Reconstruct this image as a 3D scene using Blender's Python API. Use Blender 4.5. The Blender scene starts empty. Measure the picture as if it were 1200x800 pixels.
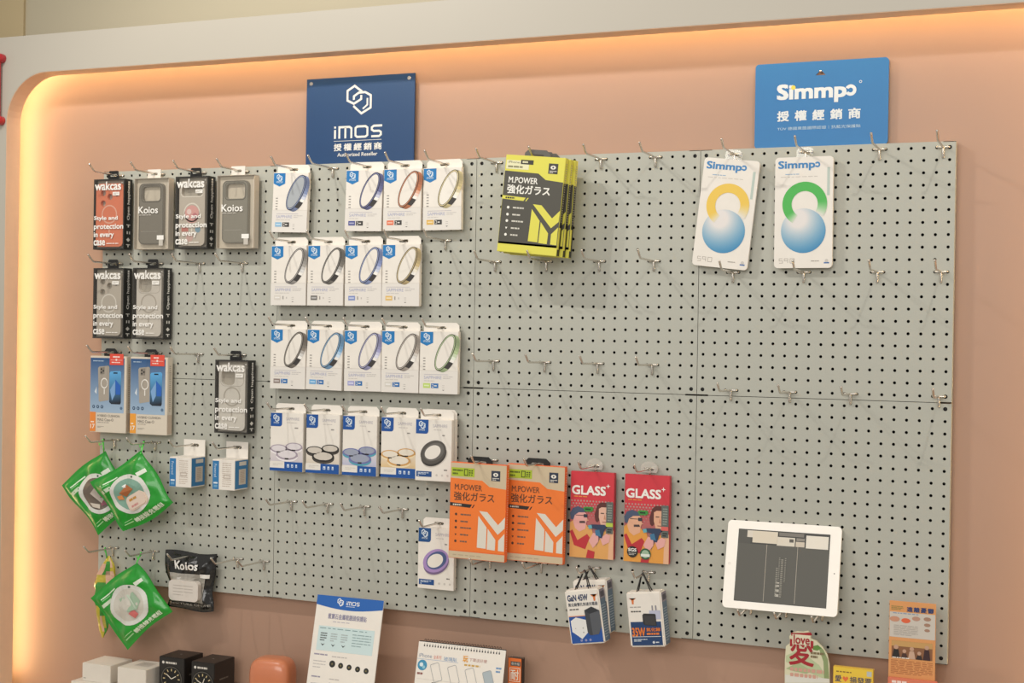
import bpy, bmesh, math, random
from mathutils import Vector, Matrix
random.seed(7)
SC = bpy.context.scene
COL = SC.collection
PI = math.pi

# ------------------------------------------------------------------ camera
CP = (2.377, -2.9575, .6464)
YAW, PITCH, ROLL, FPX = -.395, -.0043, .016, 1660.77
def cam_axes():
    ca, sa, cb, sb = math.cos(YAW), math.sin(YAW), math.cos(PITCH), math.sin(PITCH)
    f = Vector((sa*cb, ca*cb, sb)); r = Vector((ca, -sa, 0)); u = r.cross(f)
    c, s = math.cos(ROLL), math.sin(ROLL)
    return r*c + u*s, u*c - r*s, f
CR, CU, CF = cam_axes()
cd = bpy.data.cameras.new('camera'); cam = bpy.data.objects.new('camera', cd); COL.objects.link(cam)
cd.sensor_width = 36; cd.lens = FPX/1200*36; cd.clip_start = .05; cd.clip_end = 50
M3 = Matrix((CR, CU, -CF)).transposed().to_4x4(); M3.translation = CP
cam.matrix_world = M3
SC.camera = cam
def at(px, py, Y):                       # a photo pixel on the plane at distance Y from the board
    d = CF + CR*((px-600)/FPX) - CU*((py-400)/FPX)
    return Vector(CP) + d*((Y-CP[1])/d.y)

# ------------------------------------------------------------------ light
w = bpy.data.worlds.new('world'); SC.world = w; w.use_nodes = True
w.node_tree.nodes['Background'].inputs[0].default_value = (1.0, .96, .89, 1)
w.node_tree.nodes['Background'].inputs[1].default_value = .40
def spot(name, loc, aim, power, radius, col=(1, .92, .82), size=110):
    l = bpy.data.lights.new(name, 'SPOT'); l.energy = power; l.shadow_soft_size = radius; l.color = col
    l.spot_size = math.radians(size); l.spot_blend = .6
    o = bpy.data.objects.new(name, l); COL.objects.link(o); o.location = loc
    o.rotation_euler = (Vector(aim)-Vector(loc)).to_track_quat('-Z', 'Y').to_euler()
spot('track_spot', (.09, -1.27, 2.11), (.8, 0, .4), 30, .008, (1, .965, .9))
spot('track_spot', (.49, -1.15, 1.97), (.9, 0, .4), 26, .008, (1, .965, .9))
spot('track_spot', (2.45, -1.25, 2.1), (1.6, 0, .35), 22, .010, (1, .965, .9))
def area(name, loc, aim, power, sx, sy, col):
    l = bpy.data.lights.new(name, 'AREA'); l.shape = 'RECTANGLE'; l.size = sx; l.size_y = sy; l.energy = power; l.color = col
    o = bpy.data.objects.new(name, l); COL.objects.link(o); o.location = loc
    o.rotation_euler = (Vector(aim)-Vector(loc)).to_track_quat('-Z', 'Y').to_euler()
area('front_fill_light', (1.5, -4.6, 1.7), (1.3, 0, .1), 72, 3.2, 1.8, (1, .97, .92))  # added broad fill from the front, standing in for general room light
LED_STRENGTH = 23
LED_COLOUR = (1, .73, .38)
SC.view_settings.view_transform = 'Standard'; SC.view_settings.look = 'None'
SC.view_settings.gamma = 1; SC.view_settings.use_curve_mapping = False
SC.view_settings.exposure = 0.15

# ------------------------------------------------------------------ materials
def lin(h):
    h = h.lstrip('#'); c = [int(h[i:i+2], 16)/255 for i in (0, 2, 4)]
    return tuple(x/12.92 if x <= .04045 else ((x+.055)/1.055)**2.4 for x in c)
MATS = {}
def mat(name, hexc, rough=.5, metal=0, spec=.5, noise=.04, scale=40, bump=0, bscale=300, coat=0, bdist=.001):
    if name in MATS: return MATS[name]
    m = bpy.data.materials.new(name); m.use_nodes = True; N = m.node_tree.nodes; L = m.node_tree.links
    b = N['Principled BSDF']; b.inputs['Roughness'].default_value = rough; b.inputs['Metallic'].default_value = metal
    b.inputs['Specular IOR Level'].default_value = spec; b.inputs['Coat Weight'].default_value = coat
    c = lin(hexc); tc = N.new('ShaderNodeTexCoord')
    nz = N.new('ShaderNodeTexNoise'); nz.inputs['Scale'].default_value = scale; nz.inputs['Detail'].default_value = 3
    L.new(tc.outputs['Object'], nz.inputs['Vector'])
    mx = N.new('ShaderNodeMix'); mx.data_type = 'RGBA'
    mx.inputs[6].default_value = (*[x*(1-noise) for x in c], 1); mx.inputs[7].default_value = (*[min(1, x*(1+noise)) for x in c], 1)
    L.new(nz.outputs['Fac'], mx.inputs[0]); L.new(mx.outputs[2], b.inputs['Base Color'])
    if bump:
        n2 = N.new('ShaderNodeTexNoise'); n2.inputs['Scale'].default_value = bscale; n2.inputs['Detail'].default_value = 2
        L.new(tc.outputs['Object'], n2.inputs['Vector'])
        bp = N.new('ShaderNodeBump'); bp.inputs['Strength'].default_value = bump; bp.inputs['Distance'].default_value = bdist
        L.new(n2.outputs['Fac'], bp.inputs['Height']); L.new(bp.outputs['Normal'], b.inputs['Normal'])
    MATS[name] = m; return m
def clear(name, hexc, gloss=.12, rough=.08, tint=None):
    if name in MATS: return MATS[name]
    m = bpy.data.materials.new(name); m.use_nodes = True; N = m.node_tree.nodes; L = m.node_tree.links
    N.remove(N['Principled BSDF']); out = N['Material Output']
    t = N.new('ShaderNodeBsdfTransparent'); t.inputs[0].default_value = (*lin(hexc), 1)
    g = N.new('ShaderNodeBsdfGlossy'); g.inputs['Roughness'].default_value = rough; g.inputs[0].default_value = (1, 1, 1, 1)
    lw = N.new('ShaderNodeLayerWeight'); lw.inputs[0].default_value = .5; fr = N.new('ShaderNodeMath'); fr.operation = 'POWER'; fr.inputs[1].default_value = 6; L.new(lw.outputs['Facing'], fr.inputs[0])
    ma = N.new('ShaderNodeMath'); ma.operation = 'ADD'; ma.inputs[1].default_value = gloss*.4
    L.new(fr.outputs[0], ma.inputs[0])
    mx = N.new('ShaderNodeMixShader'); L.new(ma.outputs[0], mx.inputs[0]); L.new(t.outputs[0], mx.inputs[1]); L.new(g.outputs[0], mx.inputs[2])
    last = mx
    if tint:
        d = N.new('ShaderNodeBsdfDiffuse'); d.inputs[0].default_value = (*lin(tint[0]), 1)
        m2 = N.new('ShaderNodeMixShader'); m2.inputs[0].default_value = tint[1]
        L.new(mx.outputs[0], m2.inputs[1]); L.new(d.outputs[0], m2.inputs[2]); last = m2
    L.new(last.outputs[0], out.inputs[0]); MATS[name] = m; return m
def ink_mat(name, rough, coat=0):        # printing ink, colour read from the printed artwork
    m = bpy.data.materials.new(name); m.use_nodes = True; N = m.node_tree.nodes; L = m.node_tree.links
    a = N.new('ShaderNodeAttribute'); a.attribute_name = 'ink'; b = N['Principled BSDF']
    b.inputs['Roughness'].default_value = rough; b.inputs['Coat Weight'].default_value = coat
    L.new(a.outputs['Color'], b.inputs['Base Color']); MATS[name] = m; return m
INK = ink_mat('printing_ink', .5); INKG = ink_mat('glossy_printing_ink', .25)
CARD = mat('white_card', '#e9e2d8', .55)
CREAM = mat('cream_card', '#d9cdbb', .6)
CHROME = mat('chrome', '#ddd7cf', .27, .95, noise=.03)
STEEL = mat('dark_steel', '#161514', .5, .3)
BOARD = mat('sage_grey_powder_coat', '#b2b2a7', .55, noise=.05, scale=500, bump=.35, bscale=700)
CAVITY_SHADE = mat('black_cavity_shade', '#100f0e', .9)
WALL = mat('terracotta_paint', '#af8c77', .5, noise=.015, scale=3, bump=.05, bscale=60)
FASCIA = mat('warm_white_laminate', '#b5aea1', .5, noise=.015, scale=4)
LIP = mat('lip_laminate', '#d3c6b8', .5, noise=.01)
UPPER = mat('cream_wall_paint', '#bbb198', .8, noise=.02, scale=2, bump=.05)
UPPER2 = mat('ochre_wall_paint', '#c0ad86', .8, noise=.03, scale=2)
BLACK = mat('black_card', '#1b1a19', .45)
BLKPL = mat('black_plastic', '#1f1e1d', .35)
WHPL = mat('white_plastic', '#ece7df', .3, coat=.3)
WINDOW = clear('clear_plastic', '#fbfaf8')
SMOKE = clear('smoky_plastic', '#f6f5f3', gloss=.05, tint=('#9a948a', .10))
FROST = clear('frosted_plastic', '#faf8f4', gloss=.05, tint=('#b5aea2', .14), rough=.2)

# ------------------------------------------------------------------ mesh building
LAY = .0003
class Fr:                                # a flat frame for artwork: origin, across, up, outward
    def __init__(s, o, U=(1, 0, 0), V=(0, 0, 1), N=(0, -1, 0)):
        s.o, s.U, s.V, s.N = Vector(o), Vector(U), Vector(V), Vector(N)
    def p(s, u, v, l=1): return s.o + s.U*u + s.V*v + s.N*(l*LAY)
TXT = {}
def glyphs(t, bold):
    k = t
    if k not in TXT:
        c = bpy.data.curves.new('lettering', 'FONT'); c.body = t; c.resolution_u = 3; c.fill_mode = 'FRONT'
        o = bpy.data.objects.new('lettering', c); COL.objects.link(o)
        dg = bpy.context.evaluated_depsgraph_get(); me = bpy.data.meshes.new_from_object(o.evaluated_get(dg))
        vs = [(v.co.x, v.co.y) for v in me.vertices]; fs = [tuple(p.vertices) for p in me.polygons]
        nz = [p.normal.z for p in me.polygons]
        fs = [f if n > 0 else f[::-1] for f, n in zip(fs, nz)]
        if not vs: vs = [(0, 0), (1, 0), (1, 1)]; fs = []
        TXT[k] = (vs, fs, (min(v[0] for v in vs), min(v[1] for v in vs), max(v[0] for v in vs), max(v[1] for v in vs)))
        bpy.data.objects.remove(o); bpy.data.curves.remove(c); bpy.data.meshes.remove(me)
    return TXT[k]
class MB:
    def __init__(s): s.v = []; s.f = []; s.m = []; s.c = []; s.mats = []; s.smooth = []
    def mi(s, m):
        if m not in s.mats: s.mats.append(m)
        return s.mats.index(m)
    def face(s, pts, m, col=None, smooth=False):
        n = len(s.v); s.v += [tuple(p) for p in pts]; s.f.append(tuple(range(n, n+len(pts)))); s.m.append(s.mi(m))
        s.c.append(col if isinstance(col, list) else [col or (1, 1, 1)]*len(pts)); s.smooth.append(smooth)
    def faces(s, vs, fs, m, col=None, smooth=False):
        n = len(s.v); s.v += [tuple(p) for p in vs]; k = s.mi(m)
        for f in fs:
            s.f.append(tuple(i+n for i in f)); s.m.append(k); s.smooth.append(smooth); s.c.append([col or (1, 1, 1)]*len(f))
    # ---- solids
    def box(s, x0, x1, y0, y1, z0, z1, m, bev=0, T=None):
        bm = bmesh.new(); bmesh.ops.create_cube(bm, size=1)
        for v in bm.verts: v.co = Vector(((x0+x1)/2 + v.co.x*(x1-x0), (y0+y1)/2 + v.co.y*(y1-y0), (z0+z1)/2 + v.co.z*(z1-z0)))
        if bev: bmesh.ops.bevel(bm, geom=bm.edges[:], offset=bev, segments=2, affect='EDGES')
        s.bm(bm, m, T)
    def bm(s, bm, m, T=None, smooth=False):
        bm.verts.index_update()
        vs = [(T @ v.co) if T else v.co.copy() for v in bm.verts]
        s.faces(vs, [tuple(v.index for v in f.verts) for f in bm.faces], m, None, smooth); bm.free()
    def plate(s, outline, holes, y0, y1, m, T=None):       # outline in x,z; thickness y0 (front) to y1 (back)
        c = bpy.data.curves.new('plate', 'CURVE'); c.dimensions = '2D'; c.fill_mode = 'BOTH'; c.extrude = abs(y1-y0)/2
        for lp in [outline]+holes:
            sp = c.splines.new('POLY'); sp.points.add(len(lp)-1); sp.use_cyclic_u = True
            for i, (x, z) in enumerate(lp): sp.points[i].co = (x, z, 0, 1)
        o = bpy.data.objects.new('plate', c); COL.objects.link(o)
        me = bpy.data.meshes.new_from_object(o.evaluated_get(bpy.context.evaluated_depsgraph_get()))
        ym = (y0+y1)/2
        vs = [Vector((v.co.x, ym - v.co.z, v.co.y)) for v in me.vertices]
        if T: vs = [T @ v for v in vs]
        s.faces(vs, [tuple(p.vertices) for p in me.polygons], m)
        bpy.data.objects.remove(o); bpy.data.curves.remove(c); bpy.data.meshes.remove(me)
    def tube(s, path, r, m, seg=8, cap=True, radii=None):
        P = [Vector(p) for p in path]; rings = []
        t0 = (P[1]-P[0]).normalized(); n = t0.orthogonal().normalized()
        for i, p in enumerate(P):
            t = ((P[min(i+1, len(P)-1)]-p).normalized() + (p-P[max(i-1, 0)]).normalized()).normalized()
            n = (n - t*n.dot(t)).normalized(); b = t.cross(n); rr = radii[i] if radii else r
            rings.append([p + (n*math.cos(a) + b*math.sin(a))*rr for a in [2*PI*k/seg for k in range(seg)]])
        vs = [q for g in rings for q in g]; fs = []
        for i in range(len(P)-1):
            for k in range(seg): fs.append((i*seg+k, i*seg+(k+1) % seg, (i+1)*seg+(k+1) % seg, (i+1)*seg+k))
        if cap: fs += [tuple(range(seg))[::-1], tuple(range((len(P)-1)*seg, len(P)*seg))]
        s.faces(vs, fs, m, None, True)
    def lathe(s, prof, m, seg=24, axis='y', T=None):       # prof: (radius, height) along the axis
        vs = []; fs = []
        for r, h in prof:
            for k in range(seg):
                a = 2*PI*k/seg; v = Vector((r*math.cos(a), h, r*math.sin(a))) if axis == 'y' else Vector((r*math.cos(a), r*math.sin(a), h))
                vs.append(T @ v if T else v)
        for i in range(len(prof)-1):
            for k in range(seg): fs.append((i*seg+k, i*seg+(k+1) % seg, (i+1)*seg+(k+1) % seg, (i+1)*seg+k))
        fs += [tuple(range(seg)), tuple(range((len(prof)-1)*seg, len(prof)*seg))]
        s.faces(vs, fs, m, None, False)
    # ---- printing
    def poly(s, fr, pts, col, l=1, m=None):
        cols = col if isinstance(col, list) else None
        c = [lin(x) for x in cols] if cols else lin(col)
        s.face([fr.p(u, v, l) for u, v in pts], m or INK, c)
    def rect(s, fr, u0, v0, u1, v1, col, l=1): s.poly(fr, [(u0, v0), (u1, v0), (u1, v1), (u0, v1)], col, l)
    def disc(s, fr, u, v, r, col, l=1, n=20, rv=None, rot=0, a0=0, a1=2*PI):
        rv = rv or r; ca, sa = math.cos(rot), math.sin(rot); pts = []
        full = abs(a1-a0-2*PI) < 1e-6; k = n if full else n+1
        for i in range(k):
            a = a0+(a1-a0)*i/n; x, y = r*math.cos(a), rv*math.sin(a); pts.append((u+x*ca-y*sa, v+x*sa+y*ca))
        s.poly(fr, pts, col, l)
    def ring(s, fr, u, v, ro, ri, col, l=1, n=28, a0=0, a1=2*PI, rot=0, sq=1, cf=None):
        ca, sa = math.cos(rot), math.sin(rot)
        def P(r, a):
            x, y = r*math.cos(a), r*sq*math.sin(a); return fr.p(u+x*ca-y*sa, v+x*sa+y*ca, l)
        for i in range(n):
            a, b = a0+(a1-a0)*i/n, a0+(a1-a0)*(i+1)/n
            c = [lin(cf(a)), lin(cf(b)), lin(cf(b)), lin(cf(a))] if cf else lin(col)
            s.face([P(ro, a), P(ro, b), P(ri, b), P(ri, a)][::-1], INK, c[::-1] if cf else c)
    def text(s, fr, t, u0, v0, u1, v1, col, l=1, bold=0, keep=False, rot=0):
        vs, fs, (a, b, c, d) = glyphs(t, bold)
        if c-a < 1e-6 or d-b < 1e-6: return
        sx, sy = (u1-u0)/(c-a), (v1-v0)/(d-b)
        if rot: sx, sy = (v1-v0)/(c-a), (u1-u0)/(d-b)
        if keep: sx = sy = min(sx, sy)
        if rot == 90: q = [(u1-(y-b)*sy, v0+(x-a)*sx) for x, y in vs]
        elif rot == -90: q = [(u0+(y-b)*sy, v1-(x-a)*sx) for x, y in vs]
        else: q = [(u0+(x-a)*sx, v0+(y-b)*sy) for x, y in vs]
        for kk, (dx, dy) in enumerate([(0, 0)]+([(bold, bold), (-bold, bold), (bold, -bold), (-bold, -bold), (bold, 0), (-bold, 0)] if bold else [])):
            ex, ey = (dx*abs(sx), dy*abs(sy)) if not rot else (dx*abs(sy), dy*abs(sx))
            s.faces([fr.p(x+ex, y+ey, l+.14*kk) for x, y in q], fs, INK, lin(col))
    def dashes(s, fr, u0, v0, u1, v1, rows, col, l=1, fill=.45, words=4, seed=1):   # illegible small print
        R = random.Random(seed); h = (v1-v0)/rows
        for i in range(rows):
            y = v1-(i+1)*h+h*(1-fill)/2; x = u0; end = u1 if i < rows-1 else u0+(u1-u0)*R.uniform(.5, .9)
            while x < end-1e-5:
                wd = (u1-u0)/words*R.uniform(.5, 1.2); x2 = min(end, x+wd)
                s.rect(fr, x, y, x2, y+h*fill, col, l); x = x2+(u1-u0)*.035
    def stroke(s, fr, pts, wd, col, l=1, closed=False):
        n = len(pts); P = [Vector((a, b)) for a, b in pts]; L = []; R = []
        for i in range(n):
            p = P[i]; a = P[(i-1) % n] if closed or i > 0 else None; b = P[(i+1) % n] if closed or i < n-1 else None
            d1 = (p-a).normalized() if a is not None else None; d2 = (b-p).normalized() if b is not None else None
            d1 = d1 or d2; d2 = d2 or d1; t = (d1+d2)
            t = t.normalized() if t.length > 1e-6 else d1
            nn = Vector((-t.y, t.x)); k = min(2.0, 1/max(.35, nn.dot(Vector((-d1.y, d1.x)))))
            L.append(p+nn*wd/2*k); R.append(p-nn*wd/2*k)
        for i in range(n if closed else n-1):
            j = (i+1) % n; s.poly(fr, [R[i], R[j], L[j], L[i]], col, l)
    # ---- linking
    def build(s, name, parent=None, smooth_all=False):
        me = bpy.data.meshes.new(name); me.from_pydata(s.v, [], s.f)
        for m in s.mats: me.materials.append(m)
        me.polygons.foreach_set('material_index', s.m)
        me.polygons.foreach_set('use_smooth', [smooth_all or x for x in s.smooth])
        if INK in s.mats or INKG in s.mats:
            at_ = me.color_attributes.new('ink', 'FLOAT_COLOR', 'CORNER'); buf = []
            for c in s.c:
                for x in c: buf += [x[0], x[1], x[2], 1]
            at_.data.foreach_set('color', buf)
        o = bpy.data.objects.new(name, me); COL.objects.link(o)
        if parent: o.parent = parent
        return o
def tag(o, label, cat, group=None, kind=None):
    if label: o['label'] = label
    if cat: o['category'] = cat
    if group: o['group'] = group
    if kind: o['kind'] = kind
    return o
def thing(name, label, cat, loc, group=None, rot=(0, 0, 0)):
    o = bpy.data.objects.new(name, None); COL.objects.link(o); o.empty_display_size = .02
    o.location = loc; o.rotation_euler = rot; return tag(o, label, cat, group)
def struct(mb, name): return tag(mb.build(name), None, None, None, 'structure')
def copy_tree(o, parent=None):
    c = o.copy(); COL.objects.link(c)
    if parent: c.parent = parent
    for ch in list(o.children):
        if ch.name in bpy.data.objects: copy_tree(ch, c)
    return c
def rrect(x0, x1, z0, z1, r, n=5, corners=(1, 1, 1, 1)):  # counter-clockwise from lower left
    pts = []
    for k, (cx, cz, a) in enumerate(((x0, z0, PI), (x1, z0, 1.5*PI), (x1, z1, 0), (x0, z1, .5*PI))):
        if not corners[k]: pts.append((cx, cz)); continue
        ox = cx+r if cx == x0 else cx-r; oz = cz+r if cz == z0 else cz-r
        pts += [(ox+r*math.cos(a+.5*PI*i/n), oz+r*math.sin(a+.5*PI*i/n)) for i in range(n+1)]
    return pts
def circ(x, z, r, n=16, rz=None): return [(x+r*math.cos(2*PI*i/n), z+(rz or r)*math.sin(2*PI*i/n)) for i in range(n)]
def slot(wd=.024, h=.0065, zc=-.0008): return rrect(-wd/2, wd/2, zc-h/2, zc+h/2, h*.45, 3)

# ------------------------------------------------------------------ setting
WY = .025                                     # the recess wall behind the board
b = MB(); b.box(-.42, 2.56, WY, WY+.03, -1.2, 1.394, WALL); struct(b, 'wall_back')
b = MB()
FX0, FX1, FZ1 = -.249, 2.362, 1.3
b.plate([(-2.2, -1.2), (3.4, -1.2), (3.4, 1.396), (-2.2, 1.396)], [rrect(FX0, FX1, -.9, FZ1, .125, 12)], -.08, -.03, FASCIA)
struct(b, 'trim_1')
b = MB(); b.plate(rrect(FX0, FX1, -.9, FZ1, .125, 12), [rrect(FX0+.0012, FX1-.0012, -.8988, FZ1-.0012, .1238, 12)], -.079, -.03, mat('bounce_tinted_lip_paint', '#e2c2a5', .5)); struct(b, 'trim_3')  # added lining; its lighter peach paint also carries warm bounce off the wall
b = MB()
b.box(-.40, -.38, -.03, WY, -1.2, 1.394, LIP); b.box(2.48, 2.50, -.03, WY, -1.2, 1.394, LIP); b.box(-.38, 2.48, -.03, WY, 1.38, 1.396, LIP)  # unseen cove sides, added so the strip's light does not leak
struct(b, 'cove_light_stop')
b = MB(); b.box(-2.4, 3.6, .16, .2, -1.2, 2.9, UPPER); struct(b, 'wall_upper')
b = MB(); b.box(-1.4, -.405, .152, .16, 1.30, 2.9, UPPER2); struct(b, 'wall_left')
b = MB(); b.box(-2.4, 3.6, -6, .2, -1.25, -1.2, mat('floor_tile', '#8c8378', .35, scale=3)); struct(b, 'floor')
# the light strip hidden on the back of the surround
LEDM = bpy.data.materials.new('led_diffuser'); LEDM.use_nodes = True
bs = LEDM.node_tree.nodes['Principled BSDF']; bs.inputs['Emission Color'].default_value = (*LED_COLOUR, 1); bs.inputs['Emission Strength'].default_value = LED_STRENGTH
bs.inputs['Base Color'].default_value = (.8, .7, .5, 1)
t = thing('led_strip', 'warm glowing light strip hidden behind the rim of the recessed display wall', 'light strip', (1.05, -.03, 1.32))
INS, SW = .046, .012
b = MB(); o1 = rrect(FX0-INS-SW, FX1+INS+SW, -.28, FZ1+INS+SW, .125+INS+SW, 12, (0, 0, 1, 1)); o2 = rrect(FX0-INS-SW*.4, FX1+INS+SW*.4, -.28, FZ1+INS+SW*.4, .125+INS+SW*.4, 12, (0, 0, 1, 1))
n = len(o1)
for i in range(1, n):                            # the diffuser leans in towards the recess
    j = (i+1) % n
    P_ = [(q[0]-1.05, yy, q[1]-1.32) for q, yy in ((o1[i], .016), (o1[j], .016), (o2[j], .0035), (o2[i], .0035))]
    b.face(P_, LEDM)
b.build('diffuser', t)
b = MB()
b.box(FX0-INS-SW-.004-1.05, FX0-INS-SW-1.05, 0, .016, -1.6, -.15, WHPL); b.box(FX1+INS+SW-1.05, FX1+INS+SW+.004-1.05, 0, .016, -1.6, -.15, WHPL); b.box(FX0+.12-1.05, FX1-.12-1.05, 0, .016, FZ1+INS+SW-1.32, FZ1+INS+SW+.004-1.32, WHPL)
b.build('channel', t)
# counter below the picture, and the riser at its right
CZ = -.32
b = MB(); b.box(-.24, 2.34, -.62, .02, CZ-.04, CZ, mat('counter_laminate', '#cdc2b2', .4)); b.box(-.22, 2.32, -.58, .01, -1.2, CZ-.04, FASCIA)
tag(b.build('display_counter'), 'pale laminate counter along the foot of the display wall', 'counter')

# ------------------------------------------------------------------ pegboard: eight perforated steel panels
PT = .025; NP = 21; PW = PT*NP; G = .0006
def panel_mesh():
    b = MB(); vs = []; fs = []; K = 12
    def add(pts, rev=False):
        k = len(vs); vs.extend(pts); fs.append(tuple(range(k, k+len(pts))))
    for i in range(NP):
        for j in range(NP):
            cx, cz = (i+.5)*PT, (j+.5)*PT; corner = i in (0, NP-1) and j in (0, NP-1); r = .0043 if corner else .0032
            x0, x1, z0, z1 = i*PT, (i+1)*PT, j*PT, (j+1)*PT
            if i == 0: x0 += G
            if i == NP-1: x1 -= G
            if j == 0: z0 += G+(.0012 if i in (0, NP-1) else 0)
            if j == NP-1: z1 -= G+(.0012 if i in (0, NP-1) else 0)
            ci = [(cx+r*math.cos(2*PI*(k+.5)/K), cz+r*math.sin(2*PI*(k+.5)/K)) for k in range(K)]
            sq = [(x1, z1), (x0, z1), (x0, z0), (x1, z0)]
            # four corner fans joined by edge quads
            for q in range(4):
                k0 = q*3
                for k in (k0, k0+1): add([(ci[k][0], 0, ci[k][1]), (sq[q][0], 0, sq[q][1]), (ci[k+1][0], 0, ci[k+1][1])])
                k1 = (k0+2) % K; k2 = (k0+3) % K; s2 = sq[(q+1) % 4]
                add([(ci[k1][0], 0, ci[k1][1]), (sq[q][0], 0, sq[q][1]), (s2[0], 0, s2[1]), (ci[k2][0], 0, ci[k2][1])])
            for k in range(K):
                p, q = ci[k], ci[(k+1) % K]; add([(p[0], 0, p[1]), (q[0], 0, q[1]), (q[0], .0016, q[1]), (p[0], .0016, p[1])])
    b.faces(vs, fs, BOARD)
    e = PW
    D = .02                                                     # returned edges
    for pts in ([(G, 0, G), (e-G, 0, G), (e-G, D, G), (G, D, G)], [(G, 0, e-G), (G, D, e-G), (e-G, D, e-G), (e-G, 0, e-G)],
                [(G, 0, G), (G, D, G), (G, D, e-G), (G, 0, e-G)], [(e-G, 0, G), (e-G, 0, e-G), (e-G, D, e-G), (e-G, D, G)]):
        b.face(pts, BOARD)
    return b
proto = thing('pegboard', '', 'pegboard panel', (0, 0, 0), 'pegboard panels on the wall')
panel_mesh().build('perforated_sheet', proto)
b = MB(); b.box(.004, PW-.004, .0165, .0195, .004, PW-.004, CAVITY_SHADE); b.build('shade_sheet', proto)  # added black sheet, standing in for the shade seen through the holes
for cx in (PT/2, PW-PT/2):
    for cz in (PT/2, PW-PT/2):
        b = MB(); b.lathe([(.001, .0022), (.0034, .0026), (.0036, .0044), (.002, .0048), (.002, .0165)], STEEL, 12, 'y', Matrix.Translation((cx, 0, cz))); b.build('screw', proto)
ORD = ['far left', 'second from left', 'third from left', 'far right']
for j in range(2):
    for i in range(4):
        o = proto if (i, j) == (0, 0) else copy_tree(proto)
        o.location = (i*PW, 0, j*PW)
        o['label'] = 'sage-grey perforated pegboard panel, %s row, %s' % ('lower' if j == 0 else 'upper', ORD[i])

# ------------------------------------------------------------------ hooks
HP = thing('pegboard_hook', '', 'hook', (0, 0, 0), 'chrome pegboard hooks')
b = MB(); b.tube([(0, -.0035, 0), (0, -.03, .0002), (0, -.094, .0008), (0, -.1, .0022), (0, -.106, .007), (0, -.1165, .0165), (0, -.1178, .0178), (0, -.1186, .0186)], .0019, CHROME, 8, radii=[.0023]*5+[.0025, .0025, .001]); b.build('rod', HP)
b = MB(); b.tube([(-.0125, .012, .0008), (-.0125, .0, .0008), (-.0118, -.0032, .0003), (-.0095, -.0038, 0), (.0095, -.0038, 0), (.0118, -.0032, .0003), (.0125, 0, .0008), (.0125, .012, .0008)], .0019, CHROME, 8); b.build('crossbar', HP)
b = MB(); b.tube([(0, -.0037, .001), (0, -.0037, -.004), (0, -.0034, -.019), (0, -.0024, -.021)], .0026, CHROME, 8); b.build('foot', HP)
HCOUNT = [0]; HLAST = [None]
def hook(c, r, label):
    o = HP if HCOUNT[0] == 0 else copy_tree(HP)
    HLAST[0] = o; HCOUNT[0] += 1; o.location = (c*PT, 0, (r+.5)*PT); o['label'] = label
    return o.location
def bare(cells, where):
    for k, (c, r) in enumerate(cells):
        hook(c, r, 'bare chrome hook, %s %s' % (({2: ['left one of the two', 'right one of the two'], 4: ['leftmost of four', 'second from left of four', 'third from left of four', 'rightmost of four']}[len(cells)])[k], where))
bare([(12, 32), (17, 32)], 'below the top case boxes')
hook(12, 23, 'bare chrome hook right of the blue printed cartons, left of the lone black-sided box')
bare([(17, 3), (20, 3)], 'right of the black pouch')
hook(27, 41, 'bare chrome hook under the dark blue sign, in the gap of the top ring row')
hook(39, 34, 'bare chrome hook at the right end of the second lens-ring row')
bare([(23, 9), (27, 9), (31, 9), (35, 9)], 'below the lens-protector row')
hook(44, 41, 'bare chrome hook on the top row, just left of the yellow pack stack')
bare([(54, 41), (59, 41)], 'right of the yellow stack, top row')
bare([(44, 32), (49, 32), (54, 32), (59, 32)], 'level with the foot of the yellow stack')
bare([(44, 23), (49, 23), (54, 23), (59, 23)], 'just above the panel seam, centre board')
bare([(44, 5), (49, 5)], 'under the orange packs')
bare([(78, 41), (83, 41)], 'at the right end of the top row')
bare([(66, 31), (72, 31), (78, 31), (83, 31)], 'level with the foot of the blue-ball cards')
bare([(66, 21), (71, 21), (76, 21), (83, 21)], 'on the panel seam at far right')
for c, n in ((68, 'left'), (71, 'middle'), (74, 'right')):
    hook(c, 3, 'chrome hook carrying the white tablet, %s of the three under it' % n)   # they sag under its weight
    HLAST[0].rotation_euler.x = math.radians(4.5)
def hung(c, r, what): return hook(c, r, 'chrome hook holding the ' + what)

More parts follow.
